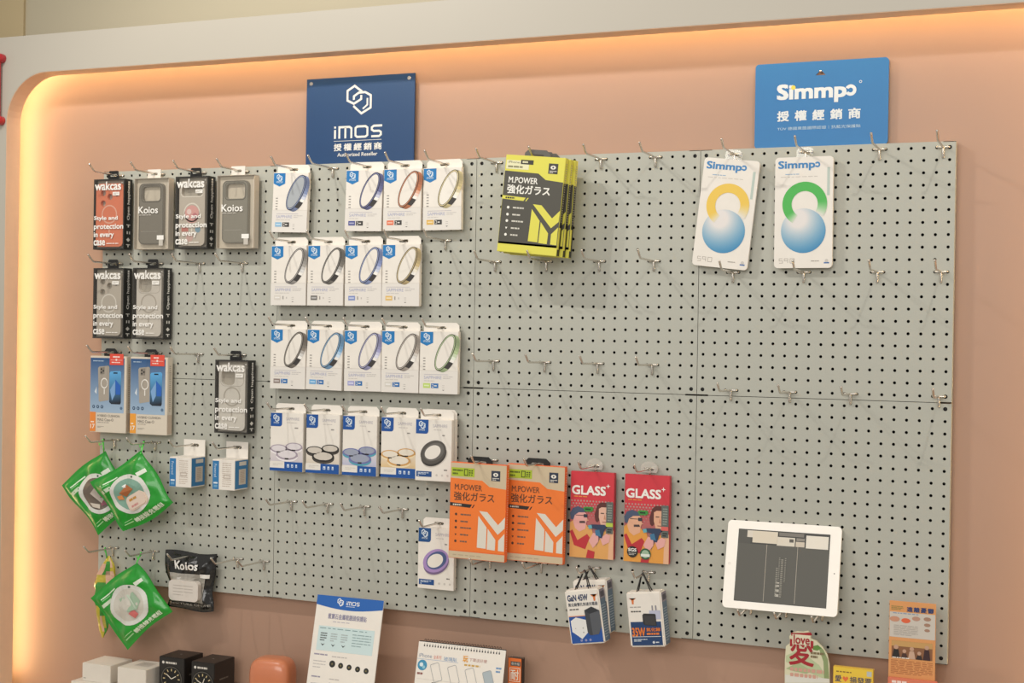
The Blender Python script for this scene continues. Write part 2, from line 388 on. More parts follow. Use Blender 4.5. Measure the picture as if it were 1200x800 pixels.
# ------------------------------------------------------------------ shared artwork
def logo_hex(b, fr, u, v, s, col, l, wd=.075):   # the two interlocked hexagons, about s tall
    k = s/225
    def T(pts): return [(u+(x-480)*k, v-(y-248)*k) for x, y in pts]
    w_ = wd*s
    b.stroke(fr, T([(503, 186), (445, 142), (390, 180), (390, 255), (441, 279), (497, 243), (497, 212)]), w_, col, l)
    b.stroke(fr, T([(440, 250), (440, 222), (478, 194), (528, 190), (571, 214), (571, 308), (500, 353), (437, 296)]), w_, col, l)
    b.stroke(fr, T([(545, 235), (545, 286), (510, 318)]), w_*.8, col, l)
def imos_word(b, fr, u0, v0, u1, v1, col, l, wd=None):
    W, H = u1-u0, v1-v0; wd = wd or H*.17
    X = lambda a: u0+a*W
    Y = lambda a: v0+a*H
    b.stroke(fr, [(X(.03), Y(0)), (X(.03), Y(.72))], wd, col, l); b.rect(fr, X(.03)-wd/2, Y(.84), X(.03)+wd/2, Y(1), col, l)
    b.stroke(fr, [(X(.12), Y(0)), (X(.12), Y(.92)), (X(.33), Y(.92)), (X(.37), Y(.8)), (X(.37), Y(0))], wd, col, l)
    b.stroke(fr, [(X(.245), Y(0)), (X(.245), Y(.9))], wd, col, l)
    b.stroke(fr, [(X(.49), Y(.08)), (X(.66), Y(.08)), (X(.70), Y(.2)), (X(.70), Y(.8)), (X(.66), Y(.92)), (X(.49), Y(.92)), (X(.455), Y(.8)), (X(.455), Y(.2))], wd, col, l, True)
    b.stroke(fr, [(X(1), Y(.92)), (X(.83), Y(.92)), (X(.79), Y(.8)), (X(.79), Y(.62)), (X(.83), Y(.5)), (X(.94), Y(.5)), (X(.975), Y(.4)), (X(.975), Y(.2)), (X(.94), Y(.08)), (X(.78), Y(.08))], wd, col, l)
def shade(h, k):
    h = h.lstrip('#'); c = [int(h[i:i+2], 16) for i in (0, 2, 4)]
    return '#%02x%02x%02x' % tuple(max(0, min(255, int(x*k if k <= 1 else x+(255-x)*(k-1)))) for x in c)
def lens_ring(b, fr, u, v, A, B, rot, col, inner, l, dx=.010, dz=-.0035, rim=.72):
    ca, sa = math.cos(rot), math.sin(rot)
    def E(t, k=1, ox=0, oz=0): x, y = A*k*math.cos(t), B*k*math.sin(t); return (u+ox+x*ca-y*sa, v+oz+x*sa+y*ca)
    n = 40
    for i in range(n):                                          # the band, drawn as a swept hull with printed glints
        t0, t1 = 2*PI*i/n, 2*PI*(i+1)/n; tm = (t0+t1)/2
        g = .62+.38*math.sin(3*tm+.6)
        c = shade(col, .62+.5*g) if g < .75 else shade(col, 1+.7*(g-.75)/.25)
        if -2.35 < ((tm+PI) % (2*PI))-PI < -1.95: c = '#3a3634'
        if -1.95 < ((tm+PI) % (2*PI))-PI < -1.75: c = '#f4efe8'
        b.poly(fr, [E(t0), E(t1), E(t1, 1, dx, dz), E(t0, 1, dx, dz)], c, l)
    b.disc(fr, u+dx, v+dz, A, shade(col, .8), l-.35, 36, B, rot)
    b.disc(fr, u, v, A, shade(col, .42), l+1, 36, B, rot)
    b.disc(fr, u, v, A*.955, shade(col, 1.15), l+2, 36, B*.9, rot)
    b.disc(fr, u, v, A*.915, shade(col, .5), l+3, 36, B*.82, rot)
    b.disc(fr, u, v, A*.885, inner, l+4, 36, B*.76, rot)

def simmpo_word(b, fr, u0, v0, u1, v1, col, l, bold):
    W = u1-u0; b.text(fr, 'Simmp', u0, v0, u0+.845*W, v1, col, l, bold)
    H = v1-v0; xh = .235*H; r = .40*H-bold*.3*H; cy = v0+.555*H   # the open o at the end
    b.ring(fr, u0+.905*W, cy, .30*H, .125*H, col, l, 26, math.radians(-150), math.radians(150), 0, 1.0)
# ------------------------------------------------------------------ lens ring hang packs
RW, RH, RT = .097, .143, .012
Z1 = -.0095; Z0 = Z1-RH
def hang_tab(b, hw, m, ch=.007, top=.0105, z=Z1, y=0):
    b.plate([(-hw, z-.004), (hw, z-.004), (hw, top-ch), (hw-ch, top), (-hw+ch, top), (-hw, top-ch)], [slot()], y-.0011, y, m)
def ring_pack(c, r, y, col, inner, tagc, box2, name, label, tilt=0):
    p = hung(c, r, name)
    t = thing('lens_ring_pack', label, 'phone lens ring pack', (p[0], y, p[2]), 'white lens ring packs', (0, math.radians(tilt), 0))
    b = MB(); b.box(-RW/2, RW/2, -RT-.0012, -.0012, Z0, Z1, CARD, .0008)
    fr = Fr((-RW/2, -RT-.0012, Z0)); W, H = RW, RH
    b.poly(fr, [(.012*W, .99*H), (.012*W, .815*H), (.18*W, .765*H), (.345*W, .815*H), (.345*W, .99*H)], '#1d78b8')
    logo_hex(b, fr, .18*W, .91*H, .017, '#dbe7f0', 2, .11); imos_word(b, fr, .09*W, .825*H, .27*W, .853*H, '#dbe7f0', 2)
    lens_ring(b, fr, .665*W, .665*H, .046, .0195, math.radians(64), col, inner, 2)
    for k in range(5):
        b.rect(fr, .09*W, (.56-.045*k)*H, .15*W, (.575-.045*k)*H, '#8f8a84', 1)
    b.rect(fr, 0, .368*H, W, .372*H, '#cfc8bd'); b.rect(fr, 0, 0, W, .366*H, '#e2dcd4')
    b.rect(fr, .12*W, .305*H, .75*W, .312*H, '#b9b4bd', 2)
    b.text(fr, 'SAPPHIRE', .12*W, .235*H, .58*W, .285*H, '#a9abc4', 2); b.dashes(fr, .62*W, .235*H, .88*W, .29*H, 2, '#bdb8b4', 2, .3, 3, c+r)
    b.dashes(fr, .12*W, .195*H, .6*W, .215*H, 1, '#c6c0bb', 2, .5, 5, c)
    b.rect(fr, .1*W, .09*H, .285*W, .165*H, tagc, 2); b.rect(fr, .125*W, .115*H, .26*W, .14*H, shade(tagc, 1.5), 3)
    if box2:
        b.rect(fr, .31*W, .09*H, .5*W, .165*H, box2, 2); b.text(fr, '2', .335*W, .1*H, .375*W, .155*H, '#ece8e2', 3); b.dashes(fr, .39*W, .115*H, .48*W, .14*H, 1, '#ece8e2', 3, .7, 2, r)
    else:
        b.rect(fr, .34*W, .1*H, .37*W, .155*H, '#9a958f', 2); b.rect(fr, .44*W, .11*H, .47*W, .14*H, '#c2bcb5', 2)
    b.rect(fr, .6*W, .13*H, .66*W, .135*H, '#a49f99', 2); b.rect(fr, .6*W, .1*H, .66*W, .105*H, '#a49f99', 2)
    b.poly(fr, [(.6*W, .065*H), (.63*W, .05*H), (.66*W, .065*H)], '#6a655f', 2)
    b.build('carton', t)
    b = MB(); hang_tab(b, .045, CARD); b.build('hang_tab', t)
    return t
DK, BL2 = '#3b3836', '#2f6fae'
CARDC = '#e9e2d8'
ring_pack(23, 41, -.014, '#8390b4', '#a9adb1', '#86b6d6', DK, 'teal-tinted lens ring pack, top row', 'white hang pack picturing a grey lens with teal and violet edge, top row far left', 1.5)
ring_pack(31, 41, -.015, '#6c6f9c', CARDC, '#4d5290', DK, 'navy lens ring pack', 'white hang pack picturing a navy-violet lens ring, top row under the dark blue sign', 1)
ring_pack(35, 41, -.016, '#cf7f56', CARDC, '#e0704a', DK, 'orange lens ring pack', 'white hang pack picturing a copper-orange lens ring, top row')
ring_pack(39, 41, -.012, '#e2cf98', '#ece6dc', '#dcae4e', DK, 'pale gold lens ring pack', 'white hang pack picturing a pale see-through gold lens ring, right end of top row', -.4)
ring_pack(23, 34, -.019, '#a8a29b', CARDC, '#d5cec4', None, 'silver lens ring pack, second row', 'white hang pack picturing a thin silver lens ring, left end of second row')
ring_pack(27, 34, -.017, '#7d776f', CARDC, '#6e6a66', None, 'charcoal lens ring pack', 'white hang pack picturing a charcoal lens ring, second row, second from left')
ring_pack(31, 34, -.016, '#8f9cc8', CARDC, '#8090c4', None, 'periwinkle lens ring pack', 'white hang pack picturing a periwinkle blue lens ring, second row', -.6)
ring_pack(35, 34, -.017, '#cdb583', CARDC, '#e0b96c', None, 'gold lens ring pack, second row', 'white hang pack picturing a champagne gold lens ring, right end of second row')
ring_pack(23, 26, -.016, '#8a8075', CARDC, '#8b7b74', BL2, 'taupe lens ring pack', 'white hang pack picturing a dark taupe lens ring, left end of third row')
ring_pack(27, 26, -.014, '#7fabd2', CARDC, '#64a3d4', BL2, 'sky blue lens ring pack', 'white hang pack picturing a sky blue lens ring, third row, second from left', .8)
ring_pack(31, 26, -.013, '#a6a5cc', CARDC, '#a3a3cf', BL2, 'lavender lens ring pack', 'white hang pack picturing a lavender lens ring, middle of third row', -.6)
ring_pack(35, 26, -.014, '#b9aca0', CARDC, '#d6d0c6', BL2, 'silver lens ring pack, third row', 'white hang pack picturing a silver-beige lens ring, third row, second from right')
ring_pack(39, 26, -.015, '#b6c997', CARDC, '#bcd46a', BL2, 'green lens ring pack', 'white hang pack picturing a pale green lens ring, right end of third row')

# ------------------------------------------------------------------ lens protector packs
LW, LH, LT = .091, .140, .014
def lens_pack(c, r, y, style, label, name, extra=0, dark='#16509a'):
    p = hung(c, r, name)
    t = thing('lens_protector_pack', label, 'lens protector pack', (p[0], y, p[2]), 'white lens protector packs')
    b = MB(); b.box(-LW/2, LW/2, -LT-.0012, -.0012, -.0105-LH, -.0105, CARD, .0008)
    fr = Fr((-LW/2, -LT-.0012, -.0105-LH)); W, H = LW, LH
    b.poly(fr, [(.008*W, .995*H), (.008*W, .765*H)] + [(.355*W-.07*W*(1-math.cos(a)), .765*H+.05*H*(1-math.sin(a))) for a in [-0+PI/2-PI/2*k/5 for k in range(6)]] + [(.355*W, .995*H)], dark)
    logo_hex(b, fr, .18*W, .905*H, .018, '#dbe7f0', 2, .11); imos_word(b, fr, .1*W, .815*H, .26*W, .84*H, '#dbe7f0', 2)
    b.text(fr, 'SAPPHIRE', .48*W, .875*H, .88*W, .925*H, '#b3afb6', 1); b.dashes(fr, .5*W, .82*H, .86*W, .85*H, 1, '#c9c3bc', 1, .4, 4, c)
    b.dashes(fr, .74*W, .735*H, .86*W, .76*H, 1, '#8f8984', 1, .8, 2, c)
    if style in ('lilac', 'black', 'blue', 'gold'):
        bgc = {'lilac': '#cfc6cb', 'black': '#d8ccbb', 'blue': '#b9bad0', 'gold': '#dfc08d'}[style]
        rimc = {'lilac': '#a79aa6', 'black': '#2b2825', 'blue': '#6f74a8', 'gold': '#cf9d5c'}[style]
        face = {'lilac': '#ddd6d8', 'black': '#cfc6ba', 'blue': '#9aa0b2', 'gold': '#e6dccb'}[style]
        acc = {'lilac': '#efe9ea', 'black': '#4b453f', 'blue': '#54a0b4', 'gold': '#f0dcb4'}[style]
        b.poly(fr, [(0.006*W, .17*H), (.994*W, .17*H), (.994*W, .5*H), (.006*W, .44*H)], [bgc, bgc, '#e4ddd4', '#e4ddd4'], 1)
        for (cu, cv, s_) in ((.16, .385, .78), (.86, .425, .78), (.52, .29, 1)):
            A, B = .33*W*s_, .092*H*s_
            if cu < .3: cu = .012+.33*s_
            if cu > .7: cu = .988-.33*s_
            b.disc(fr, cu*W, cv*H-.032*H, A, acc, 2, 24, B); b.rect(fr, cu*W-A, cv*H-.032*H, cu*W+A, cv*H, rimc, 2.3)
            b.disc(fr, cu*W, cv*H, A, rimc, 3, 24, B); b.disc(fr, cu*W, cv*H+.004*H, A*.84, face, 4, 24, B*.74)
            b.rect(fr, cu*W-.06*W, cv*H-.085*H*s_, cu*W+.05*W, cv*H-.06*H*s_, '#2e2a28', 4)
        b.rect(fr, .004*W, .004*H, .996*W, .055*H, dark, 5); b.rect(fr, .45*W, .055*H, .996*W, .165*H, dark, 5); b.rect(fr, .004*W, .055*H, .45*W, .155*H, '#e6e0d7', 5)
        b.dashes(fr, .1*W, .09*H, .4*W, .14*H, 2, '#c8c2b9', 6, .3, 3, c)
        for k in range(3): b.rect(fr, (.53+.13*k)*W, .07*H, (.60+.12*k)*W, .125*H, '#cfdcec', 6); b.rect(fr, (.55+.13*k)*W, .08*H, (.575+.125*k)*W, .1*H, dark, 7)
    else:
        colr = {'ring': '#55504b', 'purple': '#a98bc0'}[style]; inn = {'ring': '#8d8780', 'purple': '#4d5b88'}[style]
        u, v, ro = .5*W, .47*H, .034
        rot = math.radians(28)
        b.disc(fr, u+.004, v-.011, ro*1.0, '#cfc7bd', 1, 30, ro*.6, rot)
        b.disc(fr, u+.001, v-.0055, ro, shade(colr, .7), 2, 36, ro*.72, rot)
        b.disc(fr, u, v, ro, colr, 3, 36, ro*.74, rot); b.disc(fr, u+.002, v+.001, ro*.80, inn if style == 'purple' else shade(colr, 1.12), 4, 36, ro*.56, rot)
        b.disc(fr, u-.001, v, ro*.62, CARDC, 5, 36, ro*.43, rot)
        b.rect(fr, .035*W, .065*H, .46*W, .155*H, '#1d4a85', 1); b.dashes(fr, .08*W, .1*H, .38*W, .14*H, 2, '#d5dfea', 2, .5, 3, c); b.rect(fr, .08*W, .075*H, .11*W, .09*H, '#d5dfea', 2)
        b.dashes(fr, .8*W, .175*H, .95*W, .2*H, 1, '#77716b', 1, .8, 2, c)
        for k in range(3): b.disc(fr, (.6+.15*k)*W, .1*H, .03*W, '#cdc6bd', 1, 10)
    b.build('carton', t)
    b = MB(); b.plate([(-.040, -.0145), (.0435, -.0145), (.0435, .0035), (.036, .0115), (-.034, .0115), (-.040, .006)], [slot()], -.0011, 0, CARD); b.build('hang_tab', t)
    return t
lens_pack(23, 18, -.014, 'lilac', 'white lens protector pack picturing lilac silver lenses, left end of its row', 'lilac lens protector pack')
lens_pack(27, 18, -.015, 'black', 'white lens protector pack picturing black-rimmed lenses, fourth row', 'black lens protector pack')
lens_pack(31, 18, -.017, 'blue', 'white lens protector pack picturing blue and teal lenses, fourth row', 'blue lens protector pack')
lens_pack(35, 18, -.013, 'gold', 'white lens protector pack picturing gold lenses on wood, fourth row', 'gold lens protector pack')
t5 = lens_pack(39, 18, -.034, 'ring', 'white pack picturing one thick dark grey ring, front of its two-pack hook', 'pair of dark grey ring packs')
o = copy_tree(t5); o.location.y = -.0165; o['label'] = 'white pack hidden behind the dark grey ring pack, only its pinkish edge showing'
lens_pack(39, 8, -.012, 'purple', 'white pack picturing one lilac purple ring, alone left of the orange packs', 'lilac purple ring pack', dark='#1d4f88')

# ------------------------------------------------------------------ black-sided phone case boxes with clear front
def handle_tab(b, m, hw=.016, top=.0105, z=-.012, y=0):
    b.plate([(-hw, z-.003), (hw, z-.003), (hw+.001, z+.006), (hw-.001, top-.002), (hw-.004, top), (-hw+.004, top), (-hw+.001, top-.002), (-hw-.001, z+.006)], [slot(.021, .0065)], y-.001, y, m)
def phone_shape(w, h, r): return rrect(-w/2, w/2, -h/2, h/2, r, 5)
WKW, WKH, WKT = .096, .178, .030
def wak_box(c, r, yc, casec, ringc, kind, name, label):
    p = hung(c, r, name)
    t = thing('phone_case_box', label, 'phone case box', (p[0], yc, p[2]), 'black-sided phone case boxes')
    W, H, T = WKW, WKH, WKT; z1 = -.012; z0 = z1-H; yf, yb = -T*.55, T*.45
    b = MB(); th = .0012
    b.box(-W/2, W/2, yb-th, yb, z0, z1, BLACK); b.box(-W/2, -W/2+th, yf, yb-th, z0, z1, BLACK); b.box(W/2-th, W/2, yf, yb-th, z0, z1, BLACK)
    b.box(-W/2+th, W/2-th, yf, yb-th, z0, z0+th, BLACK); b.box(-W/2+th, W/2-th, yf, yb-th, z1-th, z1, BLACK)
    b.plate([(-W/2, z0), (W/2, z0), (W/2, z1), (-W/2, z1)], [rrect(-W/2+.0035, W/2-.0035, z0+.004, z1-.003, .002, 3)], yf-.0008, yf, BLACK)
    sd = Fr((W/2, yf, z0), (0, 1, 0), (0, 0, 1), (1, 0, 0))
    b.text(sd, 'Open happiness', T*.32, H*.42, T*.72, H*.97, '#e8e4dd', 1, .03, False, 90)
    for k, q in enumerate((.06, .14, .24, .34)):
        if k == 1: b.poly(sd, [(T*.25, H*q), (T*.5, H*(q-.03)), (T*.75, H*q), (T*.5, H*(q+.03))], '#e8e4dd')
        elif k == 2:
            for dx in (.3, .6): b.rect(sd, T*dx, H*(q-.02), T*(dx+.14), H*(q+.02), '#e8e4dd')
        else: b.rect(sd, T*.25, H*(q+.005), T*.75, H*(q+.016), '#e8e4dd'); b.rect(sd, T*.43, H*(q-.025), T*.57, H*(q+.005), '#e8e4dd')
    b.build('carton', t)
    GR = mat('grey_tray', '#b3aca0', .6)
    b = MB(); b.box(-W/2+.0025, W/2-.0025, yf+.0112, yb-.0015, z0+.0025, z1-.0025, GR); b.build('tray', t)
    # the case itself
    cm = mat('case_'+name.replace(' ', '_').replace(',', ''), casec, .45); b = MB(); zc = (z0+z1)/2-.002
    cam = rrect(-.031, .008, zc+.030, zc+.068, .012, 5)
    holes = [cam] if kind in ('cut', 'white') else ([rrect(-.031, .031, zc+.043, zc+.066, .009, 5)] if kind == 'wide' else [circ(-.02, zc+.056, .008), circ(-.02, zc+.030, .008), circ(.001, zc+.046, .008), circ(.022, zc+.05, .0035)])
    cw = .042 if kind == 'big' else .0375
    yc_ = yf+.0012
    b.plate([(x, z+zc) for x, z in phone_shape(2*cw, .160, .012)], holes, yc_, yc_+.0095, cm)
    fr = Fr((0, yc_, 0))
    b.ring(fr, 0, zc+.002, .024, .0205, ringc, 1)
    b.rect(fr, -.002, zc-.045, .002, zc-.03, ringc, 1)
    if kind == 'wide':
        b.ring(fr, 0, zc+.0545, .0, .0, ringc, 1, 3)
        b.disc(fr, 0, zc-.002, .022, '#e3a9a4', 1); b.disc(fr, -.008, zc+.004, .007, '#f2d9d4', 2, 12); b.disc(fr, .009, zc-.007, .008, '#c97f86', 2, 12)
        b.rect(fr, -.03, zc-.045, -.01, zc-.035, '#c77e74', 1); b.disc(fr, .018, zc-.04, .008, '#7ea0b4', 1, 12); b.disc(fr, -.006, zc-.06, .01, '#d4b0a8', 1, 12)
        b.stroke(fr, rrect(-.033, .033, zc+.041, zc+.068, .01, 5), .0022, '#ece6da', 1, True)
    if kind == 'white': b.stroke(fr, rrect(-.033, .033, zc+.028, zc+.07, .012, 5), .0012, '#bdb6ab', 1, True)
    b.build('phone_case', t)
    b = MB(); b.face([(-W/2+.001, yf-.0012, z0+.001), (W/2-.001, yf-.0012, z0+.001), (W/2-.001, yf-.0012, z1-.001), (-W/2+.001, yf-.0012, z1-.001)], SMOKE)
    f2 = Fr((-W/2, yf-.0014, z0)); ww = '#f0ece5'
    b.text(f2, 'wakcas', .05*W, .845*H, .88*W, .962*H, ww, 1, .022); b.ring(f2, .92*W, .945*H, .0016, .001, ww, 1, 10)
    for k, s_ in enumerate(('Style and', 'protection', 'in every', 'case')):
        wd = (.76, .94, .64, .36)[k]; b.text(f2, s_, .03*W, (.405-.115*k-(.02 if k in (1, 2) else 0))*H, (.03+wd)*W, (.475-.115*k)*H, ww, 1, .022)
    b.dashes(f2, .44*W, .075*H, .88*W, .095*H, 1, ww, 1, .5, 3, c)
    b.rect(f2, .62*W, .765*H, .84*W, .815*H, '#eeeae2', 1); b.dashes(f2, .65*W, .775*H, .81*W, .805*H, 2, '#b3aca2', 2, .4, 2, c)
    b.build('window', t)
    b = MB(); handle_tab(b, BLKPL); b.build('hang_tab', t)
    return t
wak_box(2, 41, -.023, '#e58260', '#f0b49e', 'big', 'orange case box', 'black-sided clear-front box with an orange-red phone case, top left corner')
wak_box(12, 41, -.023, '#c9bfb2', '#ece6da', 'wide', 'pink patterned case box', 'black-sided clear-front box with a pink patterned phone case, top row')
wak_box(2, 32, -.020, '#c4bbae', '#e4ded4', 'three', 'beige three-lens case box', 'black-sided clear-front box with a beige case with three round lens holes, second row left')
wak_box(7, 32, -.023, '#d9d2c8', '#b9b0a4', 'white', 'white case box, second row', 'black-sided clear-front box with a whitish case, second row, right of the beige one')
wak_box(17, 23, -.024, '#e0dbd2', '#b9b2a6', 'white', 'lone white case box', 'black-sided clear-front box with a white case, hanging alone below the empty hooks')

# ------------------------------------------------------------------ pale phone case boxes
def koi_box(c, r, yc, casec, name, label, W=.101):
    p = hung(c, r, name)
    t = thing('phone_case_box', label, 'phone case box', (p[0], yc, p[2]), 'pale clear-front phone case boxes')
    H, T = .178, .026; z1 = -.0125; z0 = z1-H; yf, yb = -T*.5, T*.5; BG = mat('beige_grey_card', '#b5ab9d', .55); th = .0012
    b = MB(); b.box(-W/2, W/2, yb-th, yb, z0, z1, BG); b.box(-W/2, -W/2+th, yf, yb-th, z0, z1, BG)
    b.box(-W/2+th, W/2, yf, yb-th, z0, z0+th, BG); b.box(-W/2+th, W/2, yf, yb-th, z1-th, z1, BG); b.box(W/2-.0012, W/2, yf+.004, yb-th, z0+th, z1-th, mat('cream_side_card', '#cfc3b3', .5))
    b.box(-W/2+.0015, W/2-.0015, yf+.0108, yb-.0015, z0+.0015, z1-.0015, mat('pale_tray', '#d3cabb', .55)); b.build('carton', t)
    cm = mat('case_'+name.replace(' ', '_'), casec, .5); zc = (z0+z1)/2; b = MB()
    b.plate([(x, z+zc) for x, z in phone_shape(.074, .152, .013)], [rrect(-.027, .027, zc+.032, zc+.068, .008, 5)], yf+.0015, yf+.0105, cm)
    fr = Fr((0, yf+.0015, 0)); b.stroke(fr, phone_shape(.071, .149, .012) and [(x, z+zc) for x, z in phone_shape(.071, .149, .012)], .0018, shade(casec, .72), 1, True)
    b.stroke(fr, rrect(-.0295, .0295, zc+.0295, zc+.0705, .009, 5), .002, shade(casec, .66), 1, True)
    b.rect(fr, -.03, zc-.045, .02, zc-.0435, shade(casec, 1.2), 1); b.build('phone_case', t)
    b = MB(); b.face([(-W/2+.0008, yf-.0004, z0+.0005), (W/2-.0008, yf-.0004, z0+.0005), (W/2-.0008, yf-.0004, z1-.0005), (-W/2+.0008, yf-.0004, z1-.0005)], FROST)
    f2 = Fr((-W/2, yf-.0006, z0)); w_ = '#f3efe8'
    b.text(f2, 'Koios', .14*W, .505*H, .72*W, .60*H, w_, 1, .012); b.dashes(f2, .16*W, .475*H, .72*W, .49*H, 1, '#d9d2c8', 1, .5, 5, c)
    b.rect(f2, .7*W, .135*H, .9*W, .195*H, '#f0ece5', 1); b.rect(f2, .76*W, .05*H, .88*W, .135*H, '#c2bbb0', 1)
    b.build('window', t)
    b = MB(); b.plate([(-.0195, z1-.003), (.0195, z1-.003), (.0195, .0105), (-.0195, .0105)], [slot(.02, .0065)], -.001, 0, CARD); b.build('hang_tab', t)
koi_box(7, 41, -.023, '#77736b', 'dark grey case box', 'beige clear-front box with a dark grey phone case, second box in top row')
koi_box(17, 41, -.026, '#85837a', 'olive grey case box', 'beige clear-front box with an olive grey phone case, fourth box in top row', .104)

# ------------------------------------------------------------------ blue printed case boxes
def blue_box(c, r, yc, num, oc, name, label):
    p = hung(c, r, name)
    t = thing('phone_case_carton', label, 'phone case box', (p[0], yc, p[2]), 'blue printed phone case cartons')
    W, H, T = .113, .194, .021; z1 = -.010; z0 = z1-H; yf, yb = -T/2, T/2
    b = MB(); b.box(-W/2, W/2, yf, yb, z0, z1, CREAM, .0008); fr = Fr((-W/2, yf, z0))
    b.rect(fr, .01*W, .26*H, .94*W, .975*H, ['#9fb6cc', '#9fb6cc', '#2c5484', '#2c5484'])
    b.dashes(fr, .08*W, .925*H, .42*W, .945*H, 1, '#a9bccf', 2, .6, 3, c)
    # back of a phone with magnet ring
    b.poly(fr, [(.25*W, .415*H), (.27*W, .40*H), (.53*W, .425*H), (.53*W, .86*H), (.50*W, .875*H), (.25*W, .86*H), (.22*W, .84*H)], '#a79d90', 2)
    b.poly(fr, [(.28*W, .76*H), (.4*W, .765*H), (.4*W, .855*H), (.28*W, .85*H)], '#8a8177', 3)
    for (u, v) in ((.315, .828), (.315, .785), (.372, .806)): b.disc(fr, u*W, v*H, .022*W, '#2f2c2a', 4, 12)
    b.ring(fr, .40*W, .645*H, .098*W, .077*W, '#ece7de', 3, 24, 0, 2*PI, 0, 1.22); b.rect(fr, .39*W, .5*H, .415*W, .57*H, '#ece7de', 3)
    # screen side
    b.poly(fr, [(.54*W, .40*H), (.60*W, .375*H), (.84*W, .375*H), (.86*W, .40*H), (.86*W, .79*H), (.83*W, .81*H), (.57*W, .80*H), (.54*W, .78*H)], ['#20242e']*4+['#5fa8dc']*4, 2)
    b.poly(fr, [(.56*W, .56*H), (.70*W, .68*H), (.70*W, .5*H), (.62*W, .42*H)], '#7fa5d0', 3); b.poly(fr, [(.70*W, .70*H), (.845*W, .62*H), (.845*W, .5*H), (.72*W, .5*H)], '#2a62b8', 3); b.rect(fr, .65*W, .775*H, .76*W, .79*H, '#11151d', 4)
    b.poly(fr, [(.13*W, .53*H), (.19*W, .50*H), (.19*W, .6*H)], '#d6dde2', 2)
    for k in range(3): b.disc(fr, (.11+.115*k)*W, .335*H, .038*W, '#27405e', 2, 12); b.disc(fr, (.11+.115*k)*W, .335*H, .02*W, '#8fa6bd', 3, 8)
    b.disc(fr, .87*W, .325*H, .035*W, '#5c7690', 2, 12)
    b.rect(fr, .01*W, .0*H+.002, .17*W, .265*H, oc, 2); b.text(fr, num, .035*W, .05*H, .145*W, .105*H, '#f5eee2', 3, .02); b.dashes(fr, .04*W, .12*H, .14*W, .15*H, 1, '#f5eee2', 3, .5, 2, c)
    b.text(fr, 'HYBRID CUSHION', .22*W, .205*H, .83*W, .235*H, '#6f6963', 2); b.text(fr, 'MAG Case-O', .22*W, .150*H, .66*W, .185*H, '#6f6963', 2)
    b.dashes(fr, .22*W, .125*H, .58*W, .138*H, 1, '#9b938a', 2, .5, 4, c); b.dashes(fr, .22*W, .06*H, .4*W, .085*H, 2, '#a49b90', 2, .4, 3, c)
    sd = Fr((W/2, yf, z0), (0, 1, 0), (0, 0, 1), (1, 0, 0)); b.dashes(sd, T*.35, H*.3, T*.65, H*.9, 22, '#b0a08e', 1, .4, 1, c); b.rect(sd, T*.1, H*.02, T*.9, H*.26, '#c9b49f', 1)
    b.build('carton', t)
    b = MB(); b.plate([(-.02, z1-.004), (.02, z1-.004), (.02, .002), (.013, .0095), (-.013, .0095), (-.02, .002)], [slot(.024, .0065)], yf+.008, yf+.0095, BLKPL); b.build('hang_tab', t)
    b = MB(); b.box(.005, .047, yf-.0012, yf-.0004, z1-.022, z1+.006, mat('red_sticker', '#e0513f', .5)); f3 = Fr((.005, yf-.0012, z1-.022))
    b.dashes(f3, .01, .018, .034, .023, 1, '#f5d8cf', 1, .7, 2, c); b.rect(f3, .003, .012, .039, .0128, '#f5d8cf', 1); b.disc(f3, .021, .013, .003, '#f5d8cf', 2, 8); b.dashes(f3, .006, .004, .036, .009, 1, '#f5d8cf', 1, .5, 4, c)
    b.build('sticker', t)
blue_box(2, 23, -.023, '17', '#e88a3c', 'left blue case carton', 'blue printed phone case carton with red sticker and deep orange corner, left one')
blue_box(7, 23, -.023, '17', '#eda03c', 'right blue case carton', 'blue printed phone case carton with red sticker and lighter amber corner, right one')

# ------------------------------------------------------------------ small white and blue adapter boxes
def adapter_box(c, r, name, label):
    p = hung(c, r, name); t = thing('adapter_box', label, 'small box', (p[0], -.012, p[2]), 'white and blue adapter boxes')
    W, H, T = .064, .073, .057; z1 = -.027; z0 = z1-H; b = MB(); b.box(-W/2, W/2, -T-.0012, -.0012, z0, z1, CARD, .0008)
    fr = Fr((-W/2, -T-.0012, z0)); BLU = '#2f77ad'
    b.rect(fr, .001, .001, .3*W, .955*H, BLU); b.text(fr, 'Powered', .09*W, .42*H, .2*W, .85*H, '#c9d9e6', 2, 0, False, -90); b.rect(fr, .07*W, .2*H, .25*W, .25*H, '#dfe7ec', 2); b.rect(fr, .08*W, .08*H, .24*W, .16*H, '#6ea0c4', 2)
    b.dashes(fr, .45*W, .1*H, .85*W, .92*H, 12, '#c3b3a4', 1, .3, 3, c); b.stroke(fr, [(.52*W, .38*H), (.78*W, .38*H), (.78*W, .5*H), (.52*W, .5*H)], .0008, '#a8988a', 2, True)
    sd = Fr((W/2, -T-.0012, z0), (0, 1, 0), (0, 0, 1), (1, 0, 0)); b.rect(sd, .001, .04*H, T-.001, .97*H, BLU)
    b.rect(sd, .32*T, .8*H, .85*T, .93*H, '#d8d0c6', 2); b.rect(sd, .3*T, .17*H, .82*T, .68*H, '#cfc5b8', 2); b.dashes(sd, .4*T, .22*H, .72*T, .64*H, 9, '#b29a88', 3, .4, 2, c)
    b.build('carton', t)
    b = MB(); b.plate([(-W/2+.0005, z1-.004), (W/2-.0005, z1-.004), (W/2-.0005, .013), (-W/2+.0005, .013)], [slot(.026, .0075)], -.0011, 0, CARD); b.build('hang_tab', t)
adapter_box(12, 14, 'left white and blue adapter box', 'small white and blue adapter box, left of the two beside the green pouches')
